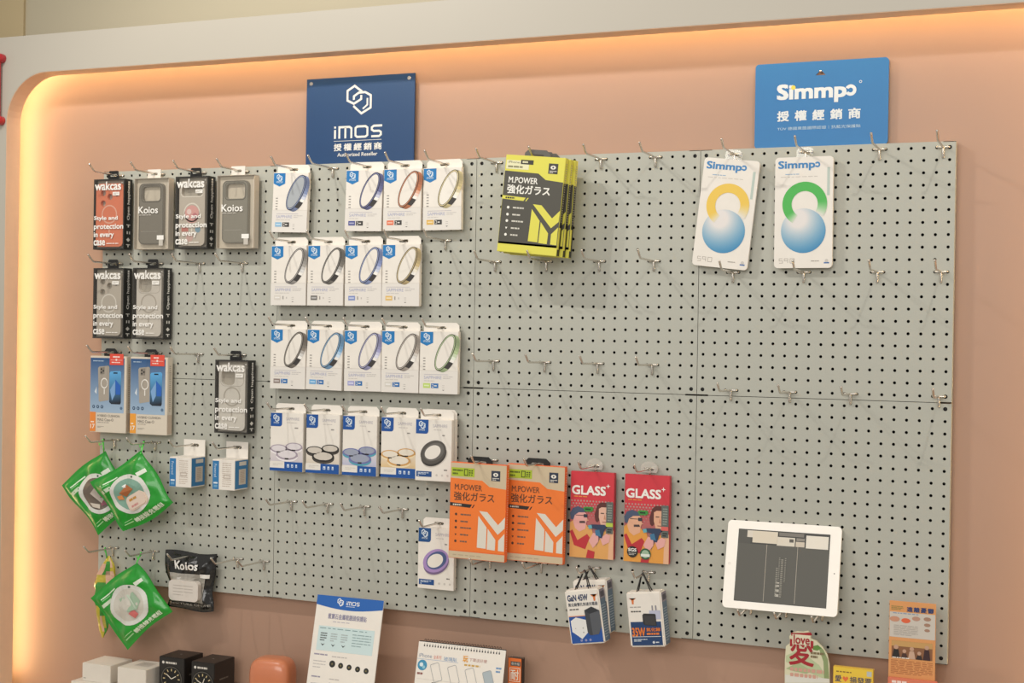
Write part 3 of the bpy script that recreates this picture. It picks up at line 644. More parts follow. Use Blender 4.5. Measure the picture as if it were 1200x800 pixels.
adapter_box(17, 14, 'right white and blue adapter box', 'small white and blue adapter box under the lone black-sided case box, right of the two')

# ------------------------------------------------------------------ pouches
def pillow(b, L, T_, R_, B_, yc, thick, m, nu=30, nv=30, amp=.0025, seed=0, waist=0, curl=0):
    Rn = random.Random(seed); ph = [Rn.uniform(0, 6) for _ in range(8)]
    def base(u, v):
        p = (Vector(L)*(1-u)+Vector(T_)*u)*(1-v) + (Vector(B_)*(1-u)+Vector(R_)*u)*v
        if waist:
            c = (Vector(L)+Vector(T_)+Vector(R_)+Vector(B_))/4; k = 1-waist*math.exp(-((v-.66)/.22)**2); q = p-((Vector(L)*(1-v)+Vector(B_)*v)+(Vector(T_)*(1-v)+Vector(R_)*v))/2
            p = p-q+q*k
        if curl:
            eu, ev = 1-min(u, 1-u)*2, 1-min(v, 1-v)*2
            p = p+Vector((math.sin(7*v+ph[5])*eu**4+math.sin(5*u+ph[6])*ev**4*.5, math.sin(6*u+ph[7])*ev**4+math.sin(8*v+ph[4])*eu**4*.5))*curl*(1-(max(0, 1-u)*max(0, v-.0)*0))
        return p
    def S(u, v, sd):
        p = base(u, v); e = max(0, min(u, 1-u, v, 1-v)-.05)/.45; prof = (1-(1-min(1, e*1.25))**2)**.5 if e > 0 else 0
        wob = amp*(math.sin(9*u+4*v+ph[0])+math.sin(14*v-6*u+ph[1])+.7*math.sin(21*u+17*v+ph[2]))*.5
        yy = thick/2*prof+.0006+ (wob*.5 if sd > 0 else 0)*min(1, e*4)
        sag = .004*math.sin(3*u+ph[3])*math.sin(2.5*v+ph[4])
        return Vector((p.x, yc+sag-sd*yy, p.y))
    for sd in (1, -1):
        vs = [S(i/nu, j/nv, sd) for j in range(nv+1) for i in range(nu+1)]; fs = []
        for j in range(nv):
            for i in range(nu):
                q = (j*(nu+1)+i, j*(nu+1)+i+1, (j+1)*(nu+1)+i+1, (j+1)*(nu+1)+i); fs.append(q[::-1] if sd > 0 else q)
        b.faces(vs, fs, m, None, True)
    rim = [S(i/nu, 0, 1) for i in range(nu+1)]
    return S
class SurfFr:                            # artwork that follows a pouch's front
    def __init__(s, S, off=0): s.S = S; s.off = off
    def p(s, u, v, l=1): q = s.S(u, v, 1); return q+Vector((0, -(l*.0005)-s.off, 0))
GREEN = mat('green_foil', '#1f9429', .3, noise=.06, coat=.3, bump=.9, bscale=24, bdist=.006)
def sdisc(b, sf, u, v, r0, r1, col, l, n=32, k=1.0):
    for rr in range(3):
        a, c = r0+(r1-r0)*rr/3, r0+(r1-r0)*(rr+1)/3
        for i in range(n):
            t0, t1 = 2*PI*i/n, 2*PI*(i+1)/n
            f = lambda r, t: sf.p(u+r*math.cos(t), v+r*k*math.sin(t), l)
            b.face([f(c, t0), f(a, t0), f(a, t1), f(c, t1)], INK, lin(col))
def spoly(b, sf, pts, col, l):
    l = l+(3 if len(pts) > 4 or l >= 3 else 0)
    b.face([sf.p(u, v, l) for u, v in pts], INK, lin(col))
def srect(b, sf, u0, v0, u1, v1, col, l, n=4):
    for i in range(n):
        a, c = u0+(u1-u0)*i/n, u0+(u1-u0)*(i+1)/n; spoly(b, sf, [(a, v1), (c, v1), (c, v0), (a, v0)], col, l)
def stext(b, sf, t, u0, v0, u1, v1, col, l, bold=0):       # v runs down the pouch
    vs, fs, (a, c, d, e) = glyphs(t, bold)
    q = [(u0+(x-a)/(d-a)*(u1-u0), v1+(y-c)/(e-c)*(v0-v1)) for x, y in vs]
    for kk, (dx, dy) in enumerate([(0, 0)]+([(bold, bold), (-bold, bold), (bold, -bold), (-bold, -bold)] if bold else [])):
        ex, ey = dx*abs(u1-u0)/(d-a), dy*abs(v1-v0)/(e-c)
        b.faces([sf.p(u+ex, v+ey, l+.14*kk) for u, v in q], fs, INK, lin(col))
def strap(b, hx, hy, hz, end, m, tail=True):
    e = Vector(end); pts = []
    for s_ in (1, -1):
        pts = [(hx, hy-.0024*s_, hz-.001), (hx+(e.x-hx)*.5+.002*s_, hy+(e.y-hy)*.5-.002*s_, (hz+e.z)/2), (e.x+.001*s_, e.y-.0015*s_, e.z-.004)]
        b.tube(pts, .0016, m, 6)
    b.tube([(hx, hy-.0024, hz-.001), (hx, hy-.0017, hz+.0033), (hx, hy, hz+.0042), (hx, hy+.0017, hz+.0033), (hx, hy+.0024, hz-.001)], .0016, m, 6)
    if tail: b.tube([(hx-.002, hy-.003, hz-.006), (hx-.008, hy-.004, hz-.010), (hx-.010, hy-.0035, hz-.004)], .0013, m, 6)
STRAP = mat('bright_green_strap', '#5fdc5a', .4)
def green_pouch(c, r, corners, yc, yh, name, label, style, seed):
    p = hung(c, r, name); t = thing('earphone_pouch', label, 'pouch', (p[0], 0, p[2]), 'green pouches with round windows')
    O = Vector((p[0], p[2])); L, T_, R_, B_ = [Vector(q)-O for q in corners]
    b = MB(); S = pillow(b, L, T_, R_, B_, yc, .028, GREEN, amp=.010, seed=seed, curl=.004); sf = SurfFr(S)
    W_ = '#d9ecd2'
    srect(b, sf, .14, .15, .46, .17, W_, 1); srect(b, sf, .14, .185, .3, .197, '#8fd08c', 1)
    srect(b, sf, .09, .235, .29, .295, '#c9d6bd', 1); srect(b, sf, .77, .27, .95, .335, '#dfe6d6', 1)
    stext(b, sf, '轉接線充電組', .30, .875, .86, .945, '#e4ecd4', 1, .02); srect(b, sf, .1, .90, .27, .915, '#a5d69a', 1); srect(b, sf, .12, .86, .28, .87, '#a5d69a', 1)
    b.build('bag', t)
    b = MB(); ctr = (.5, .51); R0 = .33
    sdisc(b, sf, *ctr, R0*.78, R0, '#d6d5cd', 2)
    sdisc(b, sf, .5+.295*.66, .51-.295*.75, 0, .018, '#3f5a46', 4, 10)
    bgc = {'wood': '#6e6156', 'teal': '#7fa593', 'pale': '#c9c4b8'}[style]
    sdisc(b, sf, *ctr, 0, R0*.79, bgc, 2.5)
    if style == 'wood':
        spoly(b, sf, [(.30, .56), (.46, .68), (.42, .74), (.30, .64)], '#cfc3b4', 3); spoly(b, sf, [(.42, .45), (.62, .4), (.68, .6), (.5, .68)], '#b9aca0', 3); spoly(b, sf, [(.5, .6), (.66, .56), (.6, .74), (.48, .72)], '#8e4a58', 3.5); spoly(b, sf, [(.56, .36), (.68, .38), (.64, .45), (.54, .43)], '#d0824a', 3.5)
    elif style == 'teal':
        spoly(b, sf, [(.36, .42), (.56, .36), (.62, .48), (.42, .52)], '#b06a3c', 3); spoly(b, sf, [(.30, .44), (.38, .46), (.36, .54), (.29, .5)], '#d98a4e', 3); spoly(b, sf, [(.47, .34), (.55, .34), (.53, .4), (.48, .4)], '#eef0ea', 3.4)
    else:
        spoly(b, sf, [(.42, .34), (.68, .38), (.72, .58), (.6, .66), (.44, .6)], '#9db69b', 3); spoly(b, sf, [(.5, .36), (.53, .36), (.5, .62), (.47, .62)], '#bdccb8', 3.3); spoly(b, sf, [(.58, .37), (.61, .38), (.6, .64), (.57, .64)], '#bdccb8', 3.3); spoly(b, sf, [(.43, .63), (.54, .62), (.56, .73), (.46, .75)], '#cf6f6c', 3.4); spoly(b, sf, [(.46, .66), (.52, .66), (.52, .71), (.47, .72)], '#e9a9a2', 3.8)
    b.build('window', t)
    if style == 'teal':
        b = MB(); c0 = sf.p(.56, .66, 1); ux = (sf.p(.66, .66, 1)-sf.p(.46, .66, 1)).normalized(); vx = Vector((ux.z, 0, -ux.x))*-1
        T = Matrix(((ux.x, 0, vx.x, c0.x), (0, 1, 0, c0.y), (ux.z, 0, vx.z, c0.z), (0, 0, 0, 1)))
        b.plate(rrect(-.031, .031, -.019, .019, .012, 5), [], -.005, .006, mat('cream_bundle', '#dcc7b6', .5), T); b.plate(rrect(-.027, .027, -.016, .016, .010, 5), [], -.0068, -.005, mat('cream_bundle', '#dcc7b6', .5), T)
        fr = Fr(c0+Vector((0, -.0072, 0)), ux, vx, (0, -1, 0)); b.dashes(fr, -.02, .004, .02, .012, 1, '#c08a3c', 1, .7, 3, 3); b.dashes(fr, -.02, -.012, .016, -.005, 1, '#c98a84', 1, .7, 3, 4)
        b.build('cable_bundle', t)
    b = MB(); strap(b, 0, yh, .0, (T_.x-.003, yc, T_.y-.003), STRAP); b.build('strap', t)
green_pouch(2, 14, [(-.087, .246), (.048, .341), (.148, .205), (.036, .129)], -.040, -.05, 'left green pouch', 'green square pouch with a dark window, left and behind its twin', 'wood', 1)
green_pouch(7, 14, [(.038, .259), (.187, .345), (.287, .22), (.139, .139)], -.074, -.05, 'right green pouch', 'green square pouch with a teal window and cream bundle, overlapping its twin', 'teal', 2)
green_pouch(7, 3, [(.034, -.027), (.178, .073), (.283, -.038), (.149, -.145)], -.072, -.055, 'lowest green pouch', 'green square pouch with pale round window, alone at the bottom left', 'pale', 3)
# the twisted yellow pouch seen edge-on
p = hung(2, 3, 'twisted yellow-green pouch')
t = thing('snack_pouch', 'twisted yellow and green pouch seen edge-on behind the lowest green pouch', 'pouch', (p[0], 0, p[2]))
YELF = mat('yellow_green_foil', '#c3b03a', .33, noise=.1, coat=.3, bump=1, bscale=40, bdist=.006)
b = MB(); nseg, nring = 22, 14; vs = []; fs = []
SP = [(.004, .071-.0875, .002), (.002, .05-.0875, .018), (-.003, .02-.0875, .030), (-.006, -.01-.0875, .040), (-.008, -.05-.0875, .037), (-.009, -.09-.0875, .029), (-.009, -.12-.0875, .018), (-.012, -.138-.0875, .004)]
def spv(k): 
    i = min(int(k), len(SP)-2); f_ = k-i; return [SP[i][q]*(1-f_)+SP[i+1][q]*f_ for q in range(3)]
for i in range(nseg+1):
    x, z, wd = spv(i/nseg*(len(SP)-1)); tw = .5+1.1*i/nseg
    for k in range(nring):
        a = 2*PI*k/nring; cx, cy = wd*math.cos(a)*(1+.13*math.sin(5*a+.9*i)+.05*math.sin(2.3*i)), .011*math.sin(a)*(1+.3*math.sin(3*a+.7*i))*min(1, wd/.02)
        vs.append((x+cx*math.cos(tw)-cy*math.sin(tw)+.004, -.030+(cx*math.sin(tw)+cy*math.cos(tw))*.42, z))
for i in range(nseg):
    for k in range(nring): fs.append((i*nring+k, (i+1)*nring+k, (i+1)*nring+(k+1) % nring, i*nring+(k+1) % nring))
b.faces(vs, fs, YELF, None, True)
GR2 = mat('dark_green_print', '#3f8f34', .35); PK = mat('pink_print', '#dcae92', .4)
for (i0, i1, k0, k1, m) in ((2, 6, 9, 11, GR2), (5, 12, 10, 12, PK), (13, 18, 10, 12, GR2), (8, 15, 8, 10, GR2), (15, 19, 8, 9, PK), (18, 21, 9, 12, GR2), (3, 6, 7, 9, PK), (7, 9, 12, 14, GR2), (10, 13, 7, 8, GR2), (1, 4, 11, 12, PK), (9, 11, 10, 11, YELF)):
    for i in range(i0, i1):
        for k in range(k0, k1):
            q = [Vector(vs[i*nring+k % nring]), Vector(vs[(i+1)*nring+k % nring]), Vector(vs[(i+1)*nring+(k+1) % nring]), Vector(vs[i*nring+(k+1) % nring])]
            b.face([v+Vector((0, -.0008, 0)) for v in q], m)
b.build('bag', t)
b = MB(); strap(b, 0, -.036, 0, (.002, -.031, -.018), mat('strap_green', '#49bf4a', .4), False); b.build('strap', t)
# the black pouch with clear front
p = hung(12, 3, 'black pouch')
t = thing('accessory_pouch', 'crinkled black pouch with clear front holding a whitish case, bottom left', 'pouch', (p[0], 0, p[2]))
O = Vector((p[0], p[2])); L, T_, R_, B_ = [Vector(q)-O for q in ((.229, .096), (.381, .099), (.375, -.045), (.238, -.045))]
T_.y = .011; L.y = .010
BLKF = mat('black_foil', '#171615', .22, coat=.6, bump=1, bscale=30, bdist=.008)
b = MB(); S = pillow(b, L, T_, R_, B_, -.026, .030, BLKF, amp=.011, seed=9, waist=.2, curl=.003); sf = SurfFr(S, .0012)
b.rect(Fr((0, 0, 0)), 0, 0, 0, 0, '#000000')
stext(b, sf, 'Koios', .24, .15, .70, .29, '#efece6', 5, .02); stext(b, sf, 'TEXTURE OF LIFE', .1, .875, .95, .91, '#b8b2a8', 2)
b.build('bag', t)
b = MB()
for i in range(8):
    for j in range(8):
        u0, u1 = .11+.74*i/8, .11+.74*(i+1)/8; v0, v1 = .36+.49*j/8, .36+.49*(j+1)/8
        b.face([sf.p(u0, v1, 1.5), sf.p(u1, v1, 1.5), sf.p(u1, v0, 1.5), sf.p(u0, v0, 1.5)], mat('grey_insert', '#a29c92', .25, coat=.5, bump=.8, bscale=30, bdist=.004))
srect(b, sf, .74, .355, .93, .42, '#ece7df', 4); b.build('window', t)
b = MB(); c0 = sf.p(.47, .64, 1); b.plate([(c0.x+x, c0.z+z) for x, z in rrect(-.043, .043, -.025, .025, .011, 5)], [], c0.y-.010, c0.y+.004, mat('pearl_case', '#d9d0c6', .25, coat=.5))
fr = Fr((c0.x, c0.y-.010, c0.z)); b.dashes(fr, -.03, -.014, .028, .016, 4, '#b7aea4', 1, .2, 2, 5); b.build('clear_case', t)
# ------------------------------------------------------------------ screen protector packs (yellow stack and orange pair)
M_SH = [[(.52, .54), (.67, .655), (.665, .875), (.505, .87)], [(.69, .665), (.83, .775), (.825, .885), (.682, .88)], [(.53, .49), (.675, .495), (.87, .62), (.99, .535), (.985, .65), (.868, .72)], [(.88, .78), (.985, .705), (.985, .888), (.88, .885)]]
def mpower(parent_loc, rot, label, group, yellow, yf, T, clipx):
    t = thing('screen_protector_pack', label, 'screen protector pack', parent_loc, group, rot)
    W, H = (.140, .212) if yellow else (.137, .215); z1 = -.0022; z0 = z1-H
    if yellow: hd, bd, tx, mm, ban, bt = '#dcd552', '#4b483f', '#efece2', '#dcd552', '#dcd552', '#2d2b27'
    else: hd, bd, tx, mm, ban, bt = '#cbb899', '#ee7a2f', '#5b3d2a', '#ddd6c8', '#2a2521', '#d8cfc0'
    body = mat('yellow_card' if yellow else 'orange_card', hd if yellow else '#ea6a2c', .45)
    b = MB(); b.box(-W/2, W/2, yf, yf+T, z0, z1, body, .0006); fr = Fr((-W/2, yf, z1), V=(0, 0, -1)); F = lambda pts: [(u*W, v*H) for u, v in pts][::-1]
    e = .006
    b.poly(fr, F([(e, e), (1-e, e), (1-e, .25), (.70, .235), (.57, .175), (e, .165)]), hd)
    b.poly(fr, F([(e, .165), (.57, .175), (.70, .235), (1-e, .25), (1-e, .915), (e, .915)]), bd)
    b.poly(fr, F([(e, .925), (1-e, .925), (1-e, .995), (e, .995)]), hd)
    f = Fr((-W/2, yf, z1-H))
    if yellow: b.poly(fr, F([(e, .895), (1-e, .895), (1-e, .915), (e, .915)]), '#2d2b27')
    b.poly(fr, F([(.73, .065), (.885, .065), (.885, .17), (.73, .17)]), '#2b3446' if not yellow else '#3a3833', 2)
    b.disc(f, .807*W, (1-.105)*H, .045*W, '#e8e2d6', 3, 14, .02*H); b.disc(f, .807*W, (1-.105)*H, .014*W, '#2b3446', 4, 10); b.dashes(f, .75*W, (1-.165)*H, .87*W, (1-.135)*H, 2, '#e8e2d6', 3, .4, 2, 2)
    if yellow:
        b.poly(fr, F([(.02, .055), (.40, .055), (.40, .145), (.02, .145)]), '#e6e2b8', 2); b.text(f, 'iPhone', .05*W, (1-.085)*H, .24*W, (1-.062)*H, '#77735c', 3); b.poly(fr, F([(.26, .045), (.47, .045), (.47, .09), (.26, .09)]), '#33312c', 3); b.dashes(f, .29*W, (1-.08)*H, .44*W, (1-.055)*H, 1, '#e6e2b8', 4, .7, 4, 3); b.dashes(f, .05*W, (1-.135)*H, .38*W, (1-.105)*H, 1, '#8a8664', 3, .6, 4, 5)
    else:
        b.poly(fr, F([(.02, .055), (.43, .055), (.43, .145), (.02, .145)]), '#a9bd2e', 2); b.dashes(f, .04*W, (1-.135)*H, .22*W, (1-.065)*H, 2, '#5c6a1d', 3, .5, 3, 2)
        b.stroke(f, [(.25*W, (1-.13)*H), (.31*W, (1-.13)*H), (.31*W, (1-.07)*H), (.25*W, (1-.07)*H)], .0016, '#23240f', 3, True)
        for du in (.335, .375): b.dashes(f, du*W, (1-.135)*H, (du+.025)*W, (1-.07)*H, 3, '#23240f', 3, .55, 1, 3)
    b.text(f, 'M.POWER', .085*W, (1-.285)*H, .57*W, (1-.225)*H, tx, 2, .004 if not yellow else .016)
    b.text(f, '強化ガラス', .075*W, (1-.395)*H, .79*W, (1-.305)*H, tx, 2, .01 if not yellow else .022)
    b.poly(fr, F([(.006, .42), (.40, .43), (.365, .465), (.006, .455)]), ban, 2); b.poly(fr, F([(.43, .43), (.45, .43), (.415, .465), (.395, .465)]), ban, 2); b.dashes(f, .06*W, (1-.452)*H, .32*W, (1-.43)*H, 1, bt, 3, .75, 6, 4)
    for k, v in enumerate((.54, .612, .678, .75, .82)):
        b.disc(f, .12*W, (1-v)*H, .022*W, shade(tx, .9) if not yellow else tx, 2, 10 if k != 3 else 3, None, .5); b.dashes(f, .2*W, (1-v-.014)*H, (.42+.02*(k % 2))*W, (1-v+.014)*H, 1, shade(tx, 1.15) if not yellow else '#cfcbbe', 2, .55, 4, k)
    for k, sh in enumerate(M_SH): b.poly(fr, F(sh), mm, 2)
    if not yellow: b.dashes(f, .08*W, (1-.972)*H, .9*W, (1-.952)*H, 1, '#b3a085', 2, .35, 8, 7)
    sd = Fr((W/2, yf, z0), (0, 1, 0), (0, 0, 1), (1, 0, 0))
    if yellow:
        b.rect(sd, .0006, .3*H, T-.0006, .74*H, '#1f1d1a'); b.rect(sd, .0006, .0*H+.001, T-.0006, .07*H, '#1f1d1a'); b.rect(sd, .0006, .29*H, T-.0006, .33*H, '#1f1d1a')
        b.dashes(sd, T*.3, H*.34, T*.7, H*.95, 26, '#a9a58e', 2, .4, 1, 5); b.rect(sd, T*.55, .07*H, T*.95, .3*H, '#1f1d1a', 2)
    else:
        b.dashes(sd, T*.3, H*.1, T*.7, H*.95, 34, '#e8b79c', 1, .4, 1, 6)
    b.build('carton', t)
    b = MB(); yb = yf+T*.62; cm = mat('grey_clip', '#5a5853', .5) if yellow else BLKPL
    b.plate([(clipx-.030, z1-.004), (clipx+.030, z1-.004), (clipx+.030, .004), (clipx+.020, .0125), (clipx-.022, .0125), (clipx-.030, .005)], [rrect(-.015, .015, -.0038, .0026, .0028, 3)], yb-.0016, yb, cm)
    b.build('hang_tab', t); return t
p = hung(49, 41, 'stack of yellow packs')
a = math.radians(5.2)
for k, (yy, lb, ang) in enumerate(((-.104, 'front yellow and dark grey screen protector pack of the tilted stack', 5.2), (-.085, 'middle pack of the tilted yellow stack, seen by its black and yellow edge', 4.4), (-.066, 'rearmost pack of the tilted yellow stack, seen by its black and yellow edge', 3.6))):
    mpower((p[0]+(.012, .016, .020)[k], yy, p[2]-(0, .002, .003)[k]), (0, math.radians(ang), 0), lb, 'yellow screen protector packs on one hook', True, 0, .016, 0)
p = hung(44, 14, 'left orange pack'); mpower((p[0], -.075, p[2]), (0, math.radians(.7), 0), 'orange screen protector pack with beige top, left one, overlapping the purple ring pack', 'orange screen protector packs', False, 0, .014, 0)
p = hung(49, 14, 'right orange pack'); mpower((p[0], -.043, p[2]), (0, math.radians(.6), 0), 'orange screen protector pack with beige top, right one, beside the red comic box', 'orange screen protector packs', False, 0, .014, 0)

# ------------------------------------------------------------------ red comic-printed glass boxes
def glass_box(c, r, badge, name, label, tagc):
    p = hung(c, r, name); t = thing('glass_protector_box', label, 'screen protector box', (p[0], -.0105, p[2]), 'red comic-printed glass boxes')
    W, H, T = .1015, .189, .013; z1 = -.0125; z0 = z1-H; b = MB(); b.box(-W/2, W/2, -T+.0012, -.0012+.0012, z0, z1, mat('red_card', '#b9303a', .45), .0006)
    f = Fr((-W/2, -T+.0012, z0)); P = lambda pts, col, l: b.poly(f, [(u*W, (1-v)*H) for u, v in pts], col, l)
    RED = '#cf3440'
    b.rect(f, .001, .0, W-.001, H, RED)
    b.rect(f, .001, 0, W-.001, .64*H, ['#8f8a80', '#8f8a80', '#c2414a', '#c2414a'], 1.5)
    for i in range(14):                                         # halftone
        for j in range(7): b.disc(f, (.035+.07*i+(.035 if j % 2 else 0))*W if i < 13 else .95*W, (.66-.032*j)*H, (.022-.0016*j)*W, '#a9837c' if j > 2 else '#b58f86', 2, 6)
    b.text(f, 'GLASS', .04*W, (1-.265)*H, .80*W, (1-.165)*H, '#f1ece4', 3, .03); st = (.86*W, (1-.155)*H)
    b.poly(f, [(st[0]+(.055 if k % 2 == 0 else .016)*W*math.cos(PI/4*k), st[1]+(.055 if k % 2 == 0 else .016)*W*math.sin(PI/4*k)) for k in range(8)], '#f1ece4', 3)
    b.dashes(f, .08*W, (1-.3)*H, .6*W, (1-.28)*H, 1, '#e8973f', 3, .5, 5, 3)
    SK, OR, AP, PK_ = '#e0aa8a', '#e09a42' if badge else '#dda25c', '#bb2e36', '#e3a7a0'
    # second man
    P([(.58, .56), (.56, .49), (.62, .38), (.70, .345), (.84, .345), (.88, .37), (.88, .42), (.70, .43), (.68, .55), (.62, .58)], '#5a2c28', 4)
    P([(.66, .42), (.72, .40), (.86, .40), (.88, .45), (.88, .60), (.80, .63), (.70, .60), (.66, .52)], SK if badge else '#e2b39c', 5)
    b.rect(f, .70*W, (1-.475)*H, .78*W, (1-.465)*H, '#3a2826', 6); b.rect(f, .82*W, (1-.475)*H, .88*W, (1-.465)*H, '#3a2826', 6); P([(.79, .48), (.82, .54), (.77, .54)], '#c98b6e', 6); b.rect(f, .74*W, (1-.575)*H, .83*W, (1-.567)*H, '#8e4a42', 6)
    P([(.60, .999), (.62, .84), (.78, .68), (.999, .66), (.999, .999)], OR, 4); P([(.88, .999), (.9, .7), (.999, .66), (.999, .999)], '#e3b08c', 5)
    # first man
    P([(.0, .999), (.0, .60), (.10, .56), (.34, .60), (.50, .66), (.60, .82), (.66, .999)], OR, 5)
    P([(.08, .60), (.06, .50), (.30, .44), (.39, .50), (.40, .55), (.37, .60), (.36, .66), (.22, .70), (.12, .66)], SK if badge else PK_, 6)
    P([(.02, .56), (.0, .49), (.06, .43), (.18, .405), (.32, .43), (.36, .47), (.20, .475), (.11, .51), (.08, .56)], '#46526c', 7)
    b.rect(f, .13*W, (1-.512)*H, .33*W, (1-.505)*H, '#33302f', 7); b.rect(f, .315*W, (1-.53)*H, .40*W, (1-.492)*H, '#2c3340', 7); P([(.22, .575), (.34, .57), (.36, .595), (.22, .6)], '#4a3c3a', 7); P([(.36, .545), (.44, .56), (.36, .57)], SK, 6.5)
    P([(.0, .70), (.06, .68), (.18, .80), (.40, .72), (.46, .76), (.36, .90), (.10, .86)], AP, 6); P([(.38, .999), (.42, .90), (.58, .92), (.56, .999)], AP, 7)
    # hands and the blue gadget
    P([(.44, .80), (.54, .70), (.66, .72), (.66, .80), (.54, .88)], PK_, 8); P([(.70, .76), (.84, .70), (.93, .72), (.9, .80), (.76, .84)], PK_, 8)
    P([(.40, .63), (.50, .605), (.80, .60), (.86, .63), (.80, .65), (.74, .76), (.66, .75), (.62, .66), (.5, .65)], '#2d3c58', 9); P([(.42, .62), (.5, .61), (.52, .65), (.44, .66)], '#62a7b4', 10); P([(.58, .67), (.68, .66), (.72, .74), (.6, .73)], '#3e7396', 10)
    P([(.30, .42), (.36, .405), (.52, .405), (.54, .44), (.49, .46), (.34, .46)], '#3b8c3a', 8); b.dashes(f, .35*W, (1-.45)*H, .49*W, (1-.415)*H, 1, '#1c3a1e', 9, .5, 2, 2)
    # spec strip
    b.rect(f, .83*W, (1-.70)*H, .985*W, (1-.335)*H, '#5f6560', 9); b.dashes(f, .86*W, (1-.56)*H, .96*W, (1-.36)*H, 7, '#8d948b', 10, .5, 2, 4); b.rect(f, .83*W, (1-.62)*H, .985*W, (1-.575)*H, tagc, 11); b.dashes(f, .86*W, (1-.69)*H, .96*W, (1-.64)*H, 2, '#262a28', 10, .6, 2, 5)
    if badge:
        b.disc(f, .2*W, (1-.885)*H, .12*W, '#22201f', 11, 22); b.text(f, 'SGS', .11*W, (1-.88)*H, .29*W, (1-.845)*H, '#efebe4', 12, .03); b.dashes(f, .12*W, (1-.925)*H, .28*W, (1-.895)*H, 2, '#bdb8b0', 12, .5, 2, 3)
        b.disc(f, .49*W, (1-.9)*H, .12*W, '#2d5a3a', 11, 22); b.disc(f, .49*W, (1-.9)*H, .085*W, '#9db89b', 12, 18); b.rect(f, .39*W, (1-.93)*H, .59*W, (1-.9)*H, '#dfe6da', 13)
    b.build('carton', t)
    b = MB(); pts = [(.0195*math.cos(a_), .0005+.0155*math.sin(a_)) for a_ in [(-.6+(PI+1.2)*k/20) for k in range(21)]]
    b.plate(pts, [slot(.022, .0065)], -.0006, 0, clear('clear_hang_tab', '#f2efe9', .3, .15, ('#ece8e0', .35))); b.build('hang_tab', t)
glass_box(54, 14, False, 'left red comic box', 'red box with comic men and no badges, beside the orange pack', '#b7c94a')
glass_box(59, 14, True, 'right red comic box', 'red box with comic men and two round badges, right one of the pair', '#d9605a')

